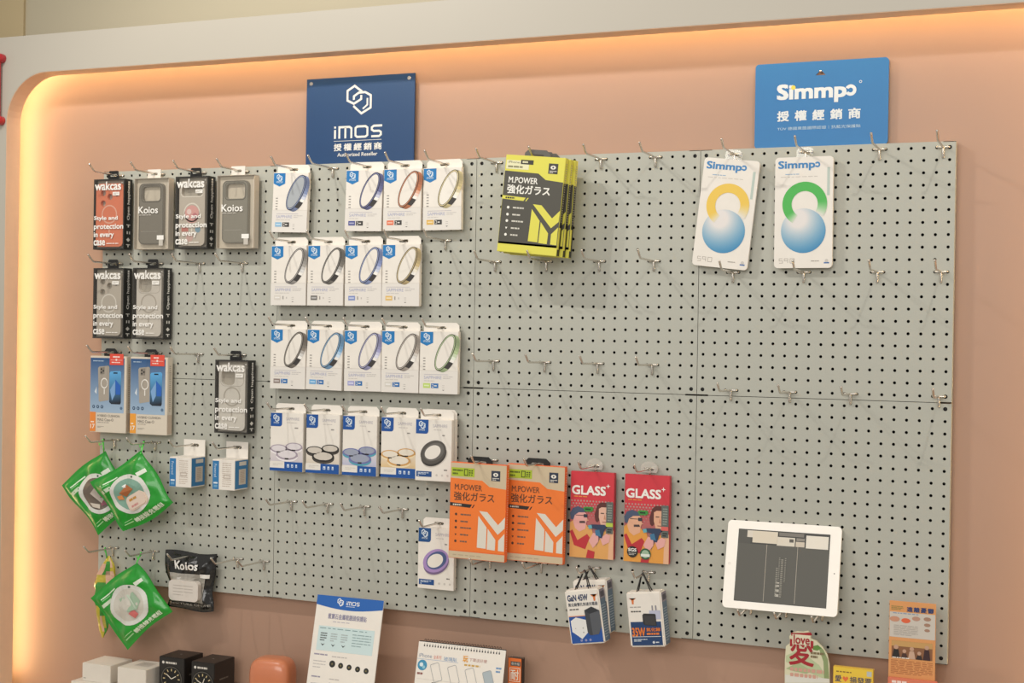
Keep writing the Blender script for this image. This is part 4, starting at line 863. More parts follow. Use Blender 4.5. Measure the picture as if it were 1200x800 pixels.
# ------------------------------------------------------------------ charger boxes on cords
def charger(cpx, yf, ang, kind, apex_y, hookp, label, group=None):
    c = at(*cpx, yf); W, H, T = .078, .117, .038
    t = thing('charger_box', label, 'charger box', (c.x, yf, c.z), group, (0, -math.radians(ang), 0))
    b = MB(); b.box(-W/2, W/2, 0, T, -H/2, H/2, CARD, .003); f = Fr((-W/2, 0, -H/2)); P = lambda pts, col, l: b.poly(f, [(u*W, v*H) for u, v in pts], col, l)
    sd = Fr((W/2, 0, -H/2), (0, 1, 0), (0, 0, 1), (1, 0, 0))
    b.rect(sd, .003, .003, T-.003, H-.003, '#5d7389'); b.rect(sd, .003, .80*H, T-.003, H-.003, '#8b8390', 2); b.rect(sd, .2*T, .83*H, .8*T, .93*H, '#4a4652', 3); b.dashes(sd, .15*T, .08*H, .85*T, .7*H, 13, '#a9b6c4', 2, .35, 3, 4)
    if kind == 'gan':
        b.rect(f, .003, .003, W-.003, .515*H, '#1f4f9b'); b.rect(f, .003, .515*H, W-.003, .53*H, '#e39a62', 1)
        b.text(f, 'GaN 45W', .07*W, .80*H, .66*W, .91*H, '#2a3a5e', 1, .03); b.text(f, '氮化鎵雙孔快速充電器', .07*W, .70*H, .93*W, .765*H, '#39404f', 1, .01); b.dashes(f, .09*W, .625*H, .55*W, .665*H, 1, '#5d5a58', 1, .6, 5, 3)
        P([(.75, .90), (.80, .86), (.90, .86), (.95, .90), (.89, .88), (.88, .78), (.83, .78), (.82, .88)], '#dd7a3e', 2)
        P([(.08, .44), (.24, .50), (.55, .44), (.56, .22), (.36, .10), (.09, .24)], '#e3e2df', 2); b.disc(f, .2*W, .3*H, .014*W, '#a8a7a4', 3, 8); b.disc(f, .42*W, .22*H, .02*W, '#a8a7a4', 3, 8); b.disc(f, .42*W, .3*H, .02*W, '#a8a7a4', 3, 8)
        P([(.52, .62), (.56, .60), (.66, .55), (.68, .16), (.60, .16), (.54, .22)], '#3f4146', 3); P([(.66, .55), (.96, .60), (.96, .30), (.86, .17), (.68, .16)], '#55585e', 3); P([(.52, .62), (.74, .68), (.96, .60), (.66, .55)], '#2e3035', 4)
        for k in range(3): b.disc(f, (.33+.13*k)*W, .075*H, .035*W, '#8e8fb8', 2, 12)
    else:
        b.rect(f, .06*W, .03*H, .93*W, .46*H, '#1d3d69'); P([(.07, .89), (.13, .86), (.22, .86), (.28, .89), (.21, .87), (.2, .78), (.15, .78), (.14, .87)], '#dd7a3e', 1)
        b.dashes(f, .08*W, .71*H, .62*W, .745*H, 1, '#a39d96', 1, .5, 5, 3); b.dashes(f, .1*W, .63*H, .45*W, .665*H, 1, '#4c4a48', 1, .7, 6, 6)
        P([(.62, .66), (.94, .66), (.94, .50), (.62, .50)], '#b9bcd0', 2); P([(.70, .75), (.74, .75), (.74, .66), (.70, .66)], '#8f8d94', 2); P([(.80, .75), (.84, .75), (.84, .66), (.80, .66)], '#8f8d94', 2)
        P([(.42, .58), (.46, .61), (.78, .60), (.80, .58), (.80, .38), (.46, .40), (.42, .44)], '#2c2b2c', 3); P([(.46, .57), (.78, .56), (.78, .39), (.48, .41)], '#3b3a3b', 4)
        b.text(f, '35W', .09*W, .20*H, .46*W, .35*H, '#e07a32', 4, .03); b.text(f, '氮化鎵', .5*W, .285*H, .9*W, .35*H, '#e07a32', 4, .02); b.dashes(f, .5*W, .215*H, .9*W, .265*H, 1, '#e07a32', 4, .7, 4, 2)
        b.rect(f, .09*W, .185*H, .9*W, .195*H, '#d5d9df', 4); b.dashes(f, .12*W, .1*H, .5*W, .155*H, 2, '#c9d2dc', 4, .55, 3, 8); b.disc(f, .68*W, .085*H, .035*W, '#d5d9df', 4, 12); b.dashes(f, .74*W, .07*H, .9*W, .1*H, 1, '#d5d9df', 4, .7, 3, 1)
    b.build('carton', t)
    M_ = Matrix.Translation(t.location) @ Matrix.Rotation(-math.radians(ang), 4, 'Y'); Mi = M_.inverted()
    ap = Vector((hookp[0], apex_y, hookp[2]))
    b = MB(); sh = .0035
    for yk in (-1, 1):                                          # the cord runs over the hook and down into the lid on both sides
        e0 = Vector((-.016, .012+.006*yk, H/2-.0005)); e1 = Vector((.015, .012+.006*yk, H/2-.0005))
        a0 = Mi @ (ap+Vector((-.0026, yk*.0016, .0006))); a1 = Mi @ (ap+Vector((0, yk*.0016, .0042))); a2 = Mi @ (ap+Vector((.0026, yk*.0016, .0006)))
        b.tube([e0, e0*.5+a0*.5, a0, a0*.35+a1*.65, a1, a2*.35+a1*.65, a2, e1*.5+a2*.5, e1], .0014, BLKPL, 6)
    b.build('cord', t)
p = hung(54, 5, 'two white and blue charger boxes')
charger((685, 722.5), -.084, 9, 'gan', -.066, p, 'white and blue charger box reading 45W, tilted, in front of its twin', 'blue and white charger boxes')
charger((693, 711), -.042, 6, 'gan', -.030, p, 'white and blue charger box mostly hidden behind the 45W one', 'blue and white charger boxes')
p = hung(59, 5, 'charger box with orange lettering')
charger((756.6, 725.6), -.060, 6.5, 'w35', -.046, p, 'white charger box with orange 35W on navy, hanging alone by a black cord')

# ------------------------------------------------------------------ cards with a ring and a blue ball
def ball_card(c, r, ang, ringc, name, label):
    p = hung(c, r, name); t = thing('screen_protector_card', label, 'screen protector card', (p[0], -.010, p[2]), 'white cards with a ring and blue ball', (0, math.radians(ang), 0))
    W, H, T = .120, .230, .008; z1 = -.012; z0 = z1-H
    b = MB(); b.plate(rrect(-W/2, W/2, z0, z1, .008, 5), [], -T, 0, CARD); f = Fr((-W/2, -T, z0))
    simmpo_word(b, f, .06*W, .880*H, .80*W, .965*H, '#3b82bb', 1, .028); b.dashes(f, .18*W, .84*H, .45*W, .852*H, 1, '#7fa6c6', 1, .5, 4, 2); b.dashes(f, .1*W, .818*H, .82*W, .826*H, 1, '#c3bcb2', 1, .6, 9, 2)
    b.rect(f, .9*W, .65*H, .945*W, .9*H, '#b7c4ba', 1)
    cx, cz, R = .50*W, .335*H, .385*W
    n1, n2 = 12, 40
    def bc(u, v):                                               # printed white-to-blue blend
        d = math.hypot(u-(cx-.25*R), v-(cz+.55*R))/(1.75*R); k = max(0, min(1, (d-.22)*1.45)); A_, B_ = (226, 220, 216), (52, 132, 180)
        return tuple(lin('#%02x%02x%02x' % tuple(int(A_[q]*(1-k)+B_[q]*k) for q in range(3))))
    ru, rv, Ro, Ri = .52*W, .575*H, .385*W, .225*W
    A1 = (226, 220, 212); rc = [int(ringc[1+2*q:3+2*q], 16) for q in range(3)]
    def cf(a):                                                  # ring fades out at both printed ends
        dd = (a-math.radians(-35))/math.radians(275); k = min(1, max(0, min(dd/.16, (1-dd)/.10)))
        return '#%02x%02x%02x' % tuple(int(A1[q]*(1-k)+rc[q]*k) for q in range(3))
    for i in range(n1):
        for j in range(n2):
            q = []
            for (ii, jj) in ((i, j), (i+1, j), (i+1, j+1), (i, j+1)):
                rr, a_ = R*ii/n1, 2*PI*jj/n2; q.append((cx+rr*math.cos(a_), cz+rr*math.sin(a_)))
            if i == 0: q = q[1:]
            b.face([f.p(u, v, 1.5) for u, v in q], INK, [bc(u, v) for u, v in q])
    b.ring(f, ru, rv, Ro, Ri, ringc, 2.5, 40, math.radians(-35), math.radians(238), 0, 1, cf)
    for k, ch in enumerate('S9D'): 
        b.stroke(f, {0: [(.15, .085), (.09, .085), (.09, .065), (.15, .065), (.15, .045), (.09, .045)], 1: [(.24, .045), (.24, .085), (.18, .085), (.18, .065), (.24, .065)], 2: [(.28, .045), (.35, .045), (.35, .085), (.28, .085)]}[k] and [(u*W, v*H) for u, v in {0: [(.15, .085), (.09, .085), (.09, .065), (.15, .065), (.15, .045), (.09, .045)], 1: [(.24, .045), (.24, .085), (.18, .085), (.18, .065), (.24, .065)], 2: [(.28, .045), (.35, .045), (.35, .085), (.28, .085)]}[k]], .0009, '#a69d92', 1, k == 2)
    b.dashes(f, .64*W, .055*H, .80*W, .07*H, 1, '#a9a196', 1, .6, 3, 2); b.rect(f, .86*W, .04*H, .95*W, .052*H, '#4a6fa8', 1); b.disc(f, .905*W, .065*H, .03*W, '#c9c3bb', 1, 10)
    b.build('card', t)
    b = MB(); b.plate([(-.018, z1-.012), (.018, z1-.012), (.018, .003), (.012, .009), (-.012, .009), (-.018, .003)], [slot(.02, .0065)], .0002, .0007, clear('thin_clear_tab', '#fbfaf8')); b.build('hang_tab', t)
ball_card(66, 41, 6.2, '#e8c24e', 'yellow-ring card', 'tilted white card with a yellow ring above a blue ball')
ball_card(72, 41, -.2, '#45b04a', 'green-ring card', 'upright white card with a green ring above a blue ball')

# ------------------------------------------------------------------ tablet leaning on three hooks
W, H, T = .2375, .183, .008; lean = math.radians(14)
t = thing('tablet', 'white-framed tablet showing its battery cells, leaning on three hooks at lower right', 'tablet', (1.7705, -.0555, .0866), None, (-lean, 0, math.radians(0)))
WT = mat('white_glass_bezel', '#ece5da', .25, coat=.4)
b = MB(); b.plate(rrect(-W/2, W/2, 0, H, .009, 6), [], 0, T, WT); f = Fr((-W/2, 0, 0))
b.stroke(f, [(.038*W+x, .5*H+z) for x, z in rrect(-.002, .002, -.002, .002, .0008, 2)], .0006, '#b8afa5', 1, True); b.disc(f, .957*W, .475*H, .0013, '#55504a', 1, 10)
b.build('body', t)
b = MB(); x0, x1, z0, z1 = .10*W, .905*W, .085*H, .905*H
b.rect(f, x0, z0, x1, z1, '#3c3b37'); w_, h_ = x1-x0, z1-z0
def RR(u0, v0, u1, v1, col, l=2): b.rect(f, x0+u0*w_, z0+v0*h_, x0+u1*w_, z0+v1*h_, col, l)
for u0, u1 in ((.004, .318), (.328, .655), (.665, .996)): RR(u0, .006, u1, .80, '#54524b')
for u in (.323, .66): RR(u-.0035, .02, u+.0035, .80, '#a59d90', 3)
RR(.004, .8, .14, .99, '#4c4a44'); RR(.10, .89, .16, .985, '#d8cfc1', 3); RR(.16, .82, .435, .985, '#d8cdba', 3); RR(.43, .80, .625, .92, '#d8cfbf', 3); RR(.565, .855, .61, .90, '#56514a', 4); RR(.45, .935, .72, .985, '#77726a', 3); RR(.635, .8, .73, .87, '#cbbfae', 3); RR(.64, .88, .73, .92, '#8a847a', 3); RR(.745, .79, .985, .965, '#e4ddd0', 3)
for k, (u, v0, v1) in enumerate(((.465, .10, .135), (.465, .165, .20), (.465, .235, .262), (.465, .28, .30))):
    RR(u-.02, v0, u+.02, v1, '#b4afa4', 4)
f90 = f
b.dashes(f, x0+.44*w_, z0+.10*h_, x0+.46*w_, z0+.50*h_, 14, '#8d897e', 5, .6, 1, 3); b.dashes(f, x0+.49*w_, z0+.09*h_, x0+.515*w_, z0+.62*h_, 20, '#8d897e', 5, .6, 1, 5); b.dashes(f, x0+.53*w_, z0+.30*h_, x0+.545*w_, z0+.64*h_, 14, '#8d897e', 5, .5, 1, 6); b.dashes(f, x0+.465*w_, z0+.32*h_, x0+.48*w_, z0+.64*h_, 16, '#8d897e', 5, .5, 1, 9)
b.build('screen', t)

# ------------------------------------------------------------------ signs above the board
q0, q1 = at(359.6, 93, .012), at(486.4, 85.4, .012)
W = q1.x-q0.x; z1 = (q0.z+q1.z)/2; H = z1-1.0495
t = thing('dealer_sign', 'dark blue dealer sign with interlocked hexagon emblem above the ring packs', 'sign', (q0.x, .012, 1.0495))
b = MB(); b.box(0, W, 0, .004, 0, H, mat('navy_acrylic', '#163f6c', .45), .0005); f = Fr((0, 0, 0)); ww = '#e6e3dc'
sx = W/840; sz = H/668
X = lambda x: (x-65)*sx
Z = lambda y, x: H-(y-90+(x-65)*.052)*sz
def ST(pts, wd, l=1): b.stroke(f, [(X(x), Z(y, x)) for x, y in pts], wd, ww, l)
ST([(503, 186), (445, 142), (390, 180), (390, 255), (441, 279), (497, 243), (497, 212)], .0052); ST([(440, 250), (440, 222), (478, 194), (528, 190), (571, 214), (571, 308), (500, 353), (437, 296)], .0052); ST([(545, 235), (545, 286), (510, 318)], .0042)
imos_word(b, f, X(285), .238*H+.055*H, X(662), .405*H+.03*H, ww, 1, .0052)
b.rect(f, X(288), .262*H, X(658), .267*H, ww, 1)
for k, ch in enumerate('授權經銷商'): b.text(f, ch, X(290+78*k), .152*H, X(290+78*k+58), .232*H, ww, 1, .025)
b.text(f, 'Authorized Reseller', X(318), .085*H, X(628), .126*H, ww, 1, .012)
b.build('panel', t)
for (u, v) in ((.042*W, .945*H), (.948*W, .945*H)):
    b = MB(); b.lathe([(.0006, -.0016), (.0042, -.0014), (.005, 0), (.0024, .0005), (.0024, .0125)], CHROME, 16, 'y', Matrix.Translation((u, 0, v))); b.build('screw', t)
q0, q1 = at(885.6, 75.5, .012), at(1042, 67, .012); W = q1.x-q0.x; z1 = (q0.z+q1.z)/2; H = z1-1.0495
t = thing('brand_sign', 'bright blue rounded acrylic sign with a triangular hang hole, above the right panel', 'sign', (q0.x, .012, 1.0495))
b = MB(); tri = [(W*.46, H*.835), (W*.535, H*.835), (W*.497, H*.895)]
b.plate(rrect(0, W, 0, H, .008, 5), [tri], 0, .004, mat('sky_blue_acrylic', '#1b70ad', .45)); f = Fr((0, 0, 0)); ww = '#dfe3e4'
simmpo_word(b, f, .175*W, .52*H, .78*W, .74*H, ww, 1, .035); b.disc(f, .293*W, .705*H, .0048, '#e4d24c', 2, 14); b.ring(f, .795*W, .735*H, .003, .0018, ww, 1, 12)
for k, ch in enumerate('授權經銷商'): b.text(f, ch, (.175+.134*k)*W, .315*H, (.175+.134*k+.085)*W, .43*H, ww, 1, .03)
b.text(f, 'TÜV 德國萊茵國際認證｜抗藍光保護貼', .175*W, .205*H, .80*W, .245*H, '#bcd2de', 1)
b.build('panel', t)
b = MB(); b.tube([(W*.497, .013, H*.877), (W*.497, -.004, H*.877)], .002, CHROME, 10); b.build('nail', t)

# ------------------------------------------------------------------ the counter's goods
def white_box(x0, x1, yf, yb, z0, z1, label, marks):
    t = thing('white_box', label, 'small box', ((x0+x1)/2, yf, z0), 'white boxes on the counter')
    W = x1-x0; b = MB(); b.box(-W/2, W/2, 0, yb-yf, 0, z1-z0, mat('plain_white_card', '#ded6ca', .5), .001); f = Fr((-W/2, 0, 0))
    b.dashes(f, W*.05, .006, W*.2, .009, 1, '#8b847b', 1, .6, 2, 3)
    if marks: tp = Fr((-W/2, 0, z1-z0), (1, 0, 0), (0, 1, 0), (0, 0, 1)); b.poly(tp, [(W*.3, .03), (W*.8, .03), (W*.8, .07), (W*.3, .07)], '#c9c1b6', 1); b.dashes(tp, W*.35, .035, W*.75, .065, 4, '#a69e93', 2, .3, 3, 4)
    b.build('carton', t)
white_box(.02, .128, -.122, -.02, -.275, -.2302, 'lower plain white box under the left one of the white box pair', False)
white_box(.145, .25, -.125, -.025, -.275, -.2302, 'lower plain white box under the right one of the white box pair', False)
white_box(.0, .24, -.14, -.015, CZ+.0002, -.2752, 'broad white box at the base of the white box pile', False)
white_box(.043, .129, -.108, -.022, -.23, -.1855, 'small white box on top at far left of the counter', False)
white_box(.158, .243, -.118, -.030, -.23, -.182, 'small white box on top, next to the black watch boxes', True)
def watch_box(x0, x1, yf, yb, z1, label, hands):
    t = thing('watch_box', label, 'watch box', ((x0+x1)/2, yf, CZ), 'black watch boxes'); W, H, D = x1-x0, z1-CZ, yb-yf
    b = MB(); b.box(-W/2, W/2, 0, D, 0, H, mat('matt_black_card', '#23201e', .4), .0012); f = Fr((-W/2, 0, 0))
    b.disc(f, .17*W, H-.0135, .0035, '#d9d4cc', 1, 12); b.text(f, 'GARMIN' if False else 'GTS WATCH' if False else 'watch', .27*W, H-.0165, .75*W, H-.0105, '#d9d4cc', 1) if False else b.dashes(f, .27*W, H-.0165, .75*W, H-.0105, 1, '#cfc9c0', 1, .8, 5, 2)
    cx, cz, R = .5*W, H-.052, .030
    b.disc(f, cx, cz, R*1.08, '#0c0b0b', 1, 30); b.ring(f, cx, cz, R, R*.93, '#57534c', 2)
    for k in range(12):
        a_ = PI/6*k; b.stroke(f, [(cx+R*.62*math.cos(a_), cz+R*.62*math.sin(a_)), (cx+R*.82*math.cos(a_), cz+R*.82*math.sin(a_))], .0024, '#cdb98a', 2)
    for a_, ln in hands: b.stroke(f, [(cx, cz), (cx+R*ln*math.cos(a_), cz+R*ln*math.sin(a_))], .002, '#e0d8c6', 3)
    tp = Fr((-W/2, 0, H), (1, 0, 0), (0, 1, 0), (0, 0, 1)); b.disc(tp, .5*W, .5*D, .003, '#8f8a83', 1, 10)
    sd = Fr((W/2, 0, 0), (0, 1, 0), (0, 0, 1), (1, 0, 0)); b.dashes(sd, .25*D, H-.045, .75*D, H-.040, 1, '#6f6a63', 1, .7, 3, 2)
    b.build('carton', t)
watch_box(.262, .336, -.092, -.014, -.150, 'black watch box, left of the pair, beside the white boxes', ((.5, .5), (2.5, .6)))
watch_box(.362, .428, -.100, -.014, -.1505, 'black watch box, right of the pair, next to the orange cushion', ((1.2, .5), (2.7, .6)))
# orange rounded cushion
t = thing('padded_rest', 'glossy orange rounded pad between the black watch boxes and the white info sheet', 'cushion', (.582, -.085, CZ), None, (0, 0, math.radians(8)))
b = MB(); bm = bmesh.new(); bmesh.ops.create_cube(bm, size=1); bmesh.ops.subdivide_edges(bm, edges=bm.edges[:], cuts=11, use_grid_fill=True)
for v in bm.verts:
    x, y, z = v.co*2; n_ = (abs(x)**4.2+abs(y)**4.2+abs(z)**4.2)**(1/4.2); x, y, z = x/n_, y/n_, z/n_
    k = .62+.38*((z+1)/2)**.7; v.co = Vector((x*.056*k, y*.042*k, .1+z*.1))
bmesh.ops.recalc_face_normals(bm, faces=bm.faces[:]); b.bm(bm, mat('orange_leather', '#c97a55', .3, coat=.4, bump=.08, bscale=120), None, True); b.build('pad', t)
b = MB(); pts = []
for k in range(41):
    a_ = 2*PI*k/40; x, z = math.cos(a_), math.sin(a_); n_ = (abs(x)**4.2+abs(z)**4.2)**(1/4.2); x, z = x/n_, z/n_; kk = .62+.38*((z+1)/2)**.7
    pts.append((x*.0525*kk, -.0245*kk, .1+z*.0945))
b.tube(pts, .0016, mat('orange_piping', '#e08a5c', .3, coat=.4), 6, False); b.build('piping', t)
# white information sheet on a stand
q0, q1 = at(372.5, 696, -.06), at(450, 704, -.06); W = q1.x-q0.x; zt = (q0.z+q1.z)/2; lean = math.radians(13); H = .30
bz = zt-H*math.cos(lean); by = -.06-H*math.sin(lean)
t = thing('info_stand', 'leaning white product sheet with a blue header, on the counter below the board', 'information sheet', (q0.x, by, bz), None, (-lean, 0, 0))
b = MB(); b.box(0, W, 0, .003, 0, H, CARD, .0005); f = Fr((0, 0, 0)); P = lambda pts, col, l=1: b.poly(f, [(u*W, H-v*W) for u, v in pts], col, l)
P([(0, .0)] + [(k/10, .125+.05*math.sin(PI*k/10)*1.0) for k in range(11)] + [(1, 0)], '#1f5fae')
logo_hex(b, f, .36*W, H-.075*W, .018, '#eef0f0', 2, .1); imos_word(b, f, .45*W, H-.105*W, .65*W, H-.055*W, '#eef0f0', 2); b.dashes(f, .45*W, H-.128*W, .6*W, H-.116*W, 1, '#c9d6e6', 2, .6, 4, 2)
b.text(f, '藍寶石金屬框鏡頭保護貼', .2*W, H-.30*W, .78*W, H-.23*W, '#8b87a4', 1, .01); b.dashes(f, .28*W, H-.345*W, .7*W, H-.325*W, 1, '#b7b2bb', 1, .5, 7, 3)
P([(.08, .40), (.92, .40), (.92, .72), (.08, .72)], '#c9dcdc'); b.dashes(f, .1*W, H-.44*W, .9*W, H-.415*W, 1, '#7f9a9c', 2, .4, 10, 2)
for k in range(3):
    u = .17+.155*k; b.dashes(f, u*W-.05*W, H-.60*W, u*W+.05*W, H-.48*W, 4, '#a9b3b3' if k else '#5d6262', 2, .45, 2, k); P([(u-.03, .625), (u, .66), (u+.03, .625), (u, .64)], '#30302f', 2)
b.dashes(f, .6*W, H-.64*W, .88*W, H-.46*W, 5, '#8fa5a6', 2, .3, 3, 8)
for r_ in range(3):
    v = .88+.29*r_
    b.dashes(f, .06*W, H-(v-.09)*W, .3*W, H-(v-.125)*W, 1, '#9a94a4', 1, .5, 3, r_); b.dashes(f, .33*W, H-(v-.08)*W, .6*W, H-(v-.11)*W, 1, '#b9b2ad', 1, .4, 4, r_); b.dashes(f, .06*W, H-(v+.08)*W, .25*W, H-(v-.04)*W, 3, '#c3bdb8', 1, .3, 3, r_)
    for k in range(5):
        u = .35+.128*k; b.disc(f, u*W, H-(v+.01*k)*W, (.045 if k == 0 else .037)*W, '#24231f', 1, 20); b.disc(f, u*W, H-(v+.01*k)*W, .02*W, '#3f3d33', 2, 12); b.disc(f, u*W, H-(v+.01*k)*W, .009*W, '#8a7c4c', 3, 8)
b.build('sheet', t)
b = MB(); Ti = Matrix.Rotation(lean, 4, 'X'); b.box(0, W, -.03, .055, CZ-bz+.0003, -.001, WINDOW, 0)
vs_ = [Ti @ Vector(v) for v in b.v]; b.v = [tuple(v) for v in vs_]; b.build('acrylic_foot', t)
# spiral-bound desk calendar style list
q0, q1 = at(491, 751.5, -.06), at(593, 761.5, -.06); W = q1.x-q0.x; zt = (q0.z+q1.z)/2; lean = math.radians(13); H = (zt-CZ)/math.cos(lean)
t = thing('spiral_flip_chart', 'spiral-bound white desk chart with small phone sketches, standing on the counter', 'flip chart', (q0.x, -.06-H*math.sin(lean), CZ), None, (-lean, 0, 0))
b = MB(); b.box(0, W, 0, .0016, 0, H, CARD, .0003); f = Fr((0, 0, 0)); TX = lambda s_, u0, v0, u1, v1, c_, bo=0: b.text(f, s_, u0*W, H-v1*W, u1*W, H-v0*W, c_, 1, bo)
nh = 28
for k in range(nh): b.rect(f, (.07+.86*k/(nh-1))*W-.0014, H-.046*W, (.07+.86*k/(nh-1))*W+.0014, H-.026*W, '#2b2825', 1)
TX('iPhone', .02, .12, .17, .16, '#8b95a6'); TX('全系列', .19, .125, .28, .165, '#d9806f'); TX('玻璃貼', .31, .13, .46, .17, '#6f95bd'); b.rect(f, .0*W+.001, H-.178*W, .48*W, H-.175*W, '#7d9cc4', 1)
TX('玩', .53, .10, .585, .16, '#e5a13c', .03); TX('下單送好禮', .6, .115, .80, .15, '#b07d72'); b.dashes(f, .55*W, H-.205*W, .85*W, H-.175*W, 1, '#c9a04f', 1, .6, 8, 3)
b.disc(f, .07*W, H-.24*W, .055*W, '#3f8fb4', 1, 22); b.disc(f, .06*W, H-.235*W, .022*W, '#d5e5ea', 2, 10); b.disc(f, .09*W, H-.26*W, .018*W, '#8cc2d4', 2, 10); b.dashes(f, .02*W, H-.345*W, .13*W, H-.31*W, 1, '#8d5b55', 1, .6, 3, 3)
for k, u in enumerate((.24, .44, .64, .84)):
    v = .30+.006*k; pts = [(u*W+x*math.cos(.35)-z*math.sin(.35), H-v*W+x*math.sin(.35)+z*math.cos(.35)) for x, z in rrect(-.0105, .0105, -.020, .020, .003, 3)]
    if k == 3: b.poly(f, pts, '#aab5ba', 1)
    b.stroke(f, pts, .0009, '#8d9296', 2, True); b.dashes(f, (u-.04)*W, H-.43*W, (u+.05)*W, H-.40*W, 1, '#77706a', 1, .7, 3, k)
for v in (.38, .5): b.rect(f, .02*W, H-(v+.003)*W, .97*W, H-v*W, '#cfc8be', 1)
b.dashes(f, .03*W, H-1.1*W, .95*W, H-.52*W, 9, '#bdb6ac', 2, .25, 6, 5); b.dashes(f, .91*W, H-.24*W, .97*W, H-.17*W, 2, '#6f95bd', 1, .5, 2, 5)
b.build('page', t)
b = MB(); b.box(.001, W-.001, .0022, .005, .0, H+.002, BLACK); b.build('backboard', t)
b = MB()
for k in range(nh):
    x = (.07+.86*k/(nh-1))*W; b.tube([(x, .003+.0055*math.cos(a_), H+.001+.0055*math.sin(a_)) for a_ in [-2.3+5.0*j/10 for j in range(11)]][::-1], .0006, STEEL, 5)
b.build('wire_binding', t)
# narrow orange box beside it
q0, q1 = at(595.5, 769, -.05), at(611.5, 772, -.05); W = q1.x-q0.x; zt = (q0.z+q1.z)/2; H = zt-CZ
t = thing('tall_orange_box', 'narrow orange box with white-framed characters, right of the spiral chart', 'box', (q0.x, -.05, CZ))
b = MB(); b.box(0, W, 0, .018, 0, H, BLACK, .0008); f = Fr((0, 0, 0)); b.rect(f, .0008, .001, W-.0008, H-.001, '#e2702c')
b.rect(f, .2*W, H-.018, .92*W, H-.008, '#4a4643', 2); b.text(f, '新升級', .26*W, H-.0165, .86*W, H-.0095, '#d8d2c8', 3)
for k, ch in enumerate('耐磨防刮'): b.stroke(f, [(.14*W, H-.052-.034*k), (.88*W, H-.052-.034*k), (.88*W, H-.023-.034*k), (.14*W, H-.023-.034*k)], .0012, '#eadfce', 2, True); b.text(f, ch, .22*W, H-.049-.034*k, .80*W, H-.026-.034*k, '#eadfce', 3, .01)
b.build('carton', t)
b = MB(); b.box(-.001, W+.004, -.001, .019, H+.0002, H+.003, WINDOW); b.build('clear_cap', t)
# riser with donation cards and leaflet at right
RZ = -.085
b = MB(); b.box(1.76, 2.16, -.16, -.02, CZ, RZ, mat('white_riser', '#d9d2c7', .4), .003); tag(b.build('display_riser'), 'low white riser on the counter carrying the charity cards and leaflet', 'riser')
# charity card, die-cut
yv = -.06
def LP(px, py, y=yv): q = at(px, py, y); return (q.x, q.z)
ol = [(919.6, 800), (919.8, 772), (921, 757), (926, 753), (925, 745), (928.5, 741), (934, 739.5), (941, 740), (947, 739), (950.5, 743), (950.5, 748), (957, 751), (964, 758), (969.5, 767), (972, 778), (973, 800)]
pts = [LP(*q) for q in ol]; x0 = pts[0][0]; x1 = pts[-1][0]; pts[0] = (x0, RZ+.0002); pts[-1] = (x1, RZ+.0002)
t = thing('charity_card', 'die-cut green and cream charity card with a big red character, foot of the board', 'card', ((x0+x1)/2, yv, RZ))
ox, oz = (x0+x1)/2, RZ; loc = lambda q: (q[0]-ox, q[1]-oz)
b = MB(); b.plate([loc(q) for q in pts][::-1] if False else [loc(q) for q in pts], [], 0, .004, mat('cream_green_card', '#d8d3b4', .5)); f = Fr((0, 0, 0))
def PP(l_, col, lay=1): b.poly(f, [loc(LP(*q)) for q in l_], col, lay)
PP([(921, 775), (921, 768), (934, 762), (948, 770), (960, 779), (968, 792), (968, 796), (940, 784)], '#b9c49a'); PP([(958, 755), (965, 761), (970, 772), (972, 798), (966, 798), (965, 775)], '#8b9a6a', 1.4); PP([(921, 783), (935, 776), (952, 786), (945, 789), (930, 786)], '#a8b688', 1.7)
PP([(952, 757), (958, 755.5), (963, 759), (958, 762), (953, 761)], '#5f8a3c', 2)
c0 = loc(LP(925, 778)); c1 = loc(LP(954, 741.5)); RD = '#a3222a'
b.text(f, '愛', c0[0], c0[1], c1[0], c1[1], RD, 2, .012)
d0 = loc(LP(928.5, 754)); d1 = loc(LP(950, 744.5)); b.rect(f, d0[0], d0[1], d1[0], d1[1], '#e0d9be', 3); b.text(f, 'love', d0[0]+.003, d0[1]+.0015, d1[0]-.002, d1[1]-.001, RD, 4, .02)
d0 = loc(LP(950, 771)); d1 = loc(LP(966, 764)); b.dashes(f, d0[0], d0[1], d1[0], d1[1], 2, '#7c6b4c', 3, .6, 4, 3)
d0 = loc(LP(926, 793)); d1 = loc(LP(966, 784)); b.dashes(f, d0[0], d0[1], d1[0], d1[1], 2, '#cf9c8b', 3, .6, 7, 4)
PP([(920, 799.5), (920, 790), (972, 795), (972.5, 799.5)], '#d8d6cc', 2)
b.build('printed_card', t)
# yellow donation sign
q0, q1 = at(976.5, 781, -.075), at(1023.5, 784, -.075); W = q1.x-q0.x; zt = (q0.z+q1.z)/2; H = zt-RZ
t = thing('donation_sign', 'yellow receipt-donation sign with a red heart, standing between card and leaflet', 'sign', (q0.x, -.075, RZ))
b = MB(); b.box(0, W, 0, .012, 0, H, mat('yellow_sign_card', '#e2b73e', .45), .0006); f = Fr((0, 0, 0)); b.rect(f, .001, .001, W-.001, H-.001, ['#e8b54a', '#e8b54a', '#e8c63e', '#e8c63e'])
b.dashes(f, .08*W, H-.011, .72*W, H-.008, 1, '#8a6a2c', 2, .8, 9, 3); b.text(f, '愛', .05*W, H-.030, .21*W, H-.017, '#4a4660', 2, .01)
hx, hz, hs = .31*W, H-.0235, .0055
b.poly(f, [(hx, hz-hs), (hx-hs, hz+.1*hs), (hx-hs, hz+.6*hs), (hx-.5*hs, hz+hs), (hx, hz+.5*hs), (hx+.5*hs, hz+hs), (hx+hs, hz+.6*hs), (hx+hs, hz+.1*hs)][::-1], '#e2703c', 2)
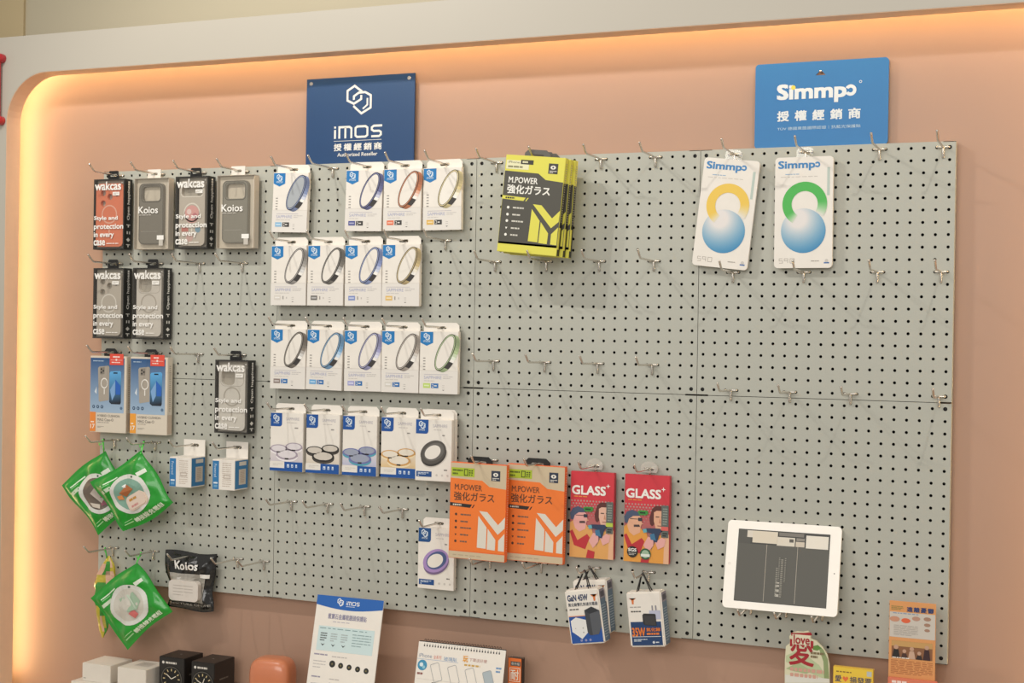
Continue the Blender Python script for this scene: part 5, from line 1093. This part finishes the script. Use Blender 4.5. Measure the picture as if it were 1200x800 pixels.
b.text(f, '捐發票', .42*W, H-.031, .96*W, H-.0175, '#4a4660', 2, .01); b.rect(f, .84*W, H-.014, .96*W, H-.004, '#b9bdb8', 2)
b.dashes(f, .1*W, .012, .9*W, H-.038, 3, '#8a6a2c', 2, .5, 6, 3); b.build('panel', t)
# orange leaflet
q0, q1 = at(1042.5, 704, -.06), at(1097, 707, -.06); W = q1.x-q0.x; zt = (q0.z+q1.z)/2; H = zt-RZ-.0005
t = thing('leaflet', 'tall orange leaflet with a group photo, in front of the board at far right', 'leaflet', (q0.x, -.06, RZ+.0005))
b = MB(); b.box(0, W, 0, .003, 0, H, mat('orange_leaflet_paper', '#dd9a5e', .5), .0003); f = Fr((0, 0, 0)); U = lambda u: u*W
V = lambda v: H-v*W
for k, ch in enumerate('遠離憂鬱'): b.text(f, ch, U(.38+.15*k), V(.215), U(.50+.15*k), V(.11), '#33406e', 2, .03)
b.dashes(f, U(.04), V(.2), U(.3), V(.1), 3, '#9a8a4a', 2, .5, 3, 4)
b.rect(f, U(.01), V(.80), U(.99), V(.24), '#cdc4b8', 1); b.dashes(f, U(.08), V(.28), U(.7), V(.25), 1, '#7f93b0', 2, .6, 9, 2)
for (u, v, c_, r_) in ((.12, .4, '#c98f72', .11), (.36, .42, '#e0653c', .10), (.58, .36, '#b98d78', .09), (.82, .35, '#a5806a', .08), (.82, .48, '#a5806a', .07), (.82, .6, '#a5806a', .06)): b.disc(f, U(u), V(v), r_*W, c_, 2, 16, r_*W*.55)
b.dashes(f, U(.1), V(.76), U(.62), V(.52), 7, '#a9a096', 2, .35, 3, 3)
b.rect(f, U(.06), V(1.26), U(.94), V(.88), '#8a5c3c', 1); b.rect(f, U(.06), V(1.0), U(.94), V(.88), '#c69a5e', 2)
for (u, v, s_, c_) in ((.16, 1.02, .085, '#231d1b'), (.34, 1.1, .07, '#4a3028'), (.5, 1.04, .08, '#c9a58c'), (.66, 1.12, .07, '#33241f'), (.82, .98, .08, '#3a1f22')):
    b.disc(f, U(u), V(v), s_*W*.6, '#c39a80', 3, 12); b.poly(f, [(U(u-s_), V(1.26)), (U(u+s_), V(1.26)), (U(u+s_*.6), V(v+.05)), (U(u-s_*.6), V(v+.05))], c_, 4)
b.dashes(f, U(.08), V(1.27), U(.5), V(1.235), 1, '#efe6da', 5, .6, 6, 2); b.dashes(f, U(.05), V(1.62), U(.95), V(1.30), 9, '#b0693c', 2, .35, 6, 6)
b.build('printed_sheet', t)
q0, q1 = at(1040.5, 794, -.068), at(1098.5, 797.5, -.068); W = q1.x-q0.x; zt = (q0.z+q1.z)/2; H = zt-RZ
t = thing('leaflet_holder', 'reddish card holder at the foot of the orange leaflet', 'leaflet holder', (q0.x, -.068, RZ))
b = MB(); b.box(0, W, 0, .006, 0, H, mat('coral_card', '#d97a5c', .5), .001); f = Fr((0, 0, 0)); b.dashes(f, .08*W, H-.012, .6*W, H-.004, 1, '#f0d8cc', 1, .6, 5, 3); b.build('panel', t)
# red-edged sign cut by the left side of the picture
q = at(1.5, 68, -.09); q2 = at(0, 141, -.09)
t = thing('red_frame_sign', 'red outlined wall ornament with round corners on the pale surround, cut by left edge', 'sign', (q.x-.004, -.0802, q2.z))
RDM = mat('red_enamel', '#b3202b', .3, coat=.5); hh = q.z-q2.z; b = MB()
b.tube([(-.2, -.01, 0), (-.03, -.01, 0), (0, -.01, 0), (-.003, -.01, .02), (-.003, -.01, hh-.02), (0, -.01, hh), (-.03, -.01, hh), (-.2, -.01, hh)], .0055, RDM, 8)
for z_ in (0, hh): b.lathe([(.001, -.02), (.009, -.019), (.012, -.012), (.012, -.0005), (.002, 0)], RDM, 20, 'y', Matrix.Translation((0, 0, z_)))
b.build('outline', t)
b = MB(); b.box(-.2, -.012, -.008, -.001, .005, hh-.005, CARD); b.build('panel', t)
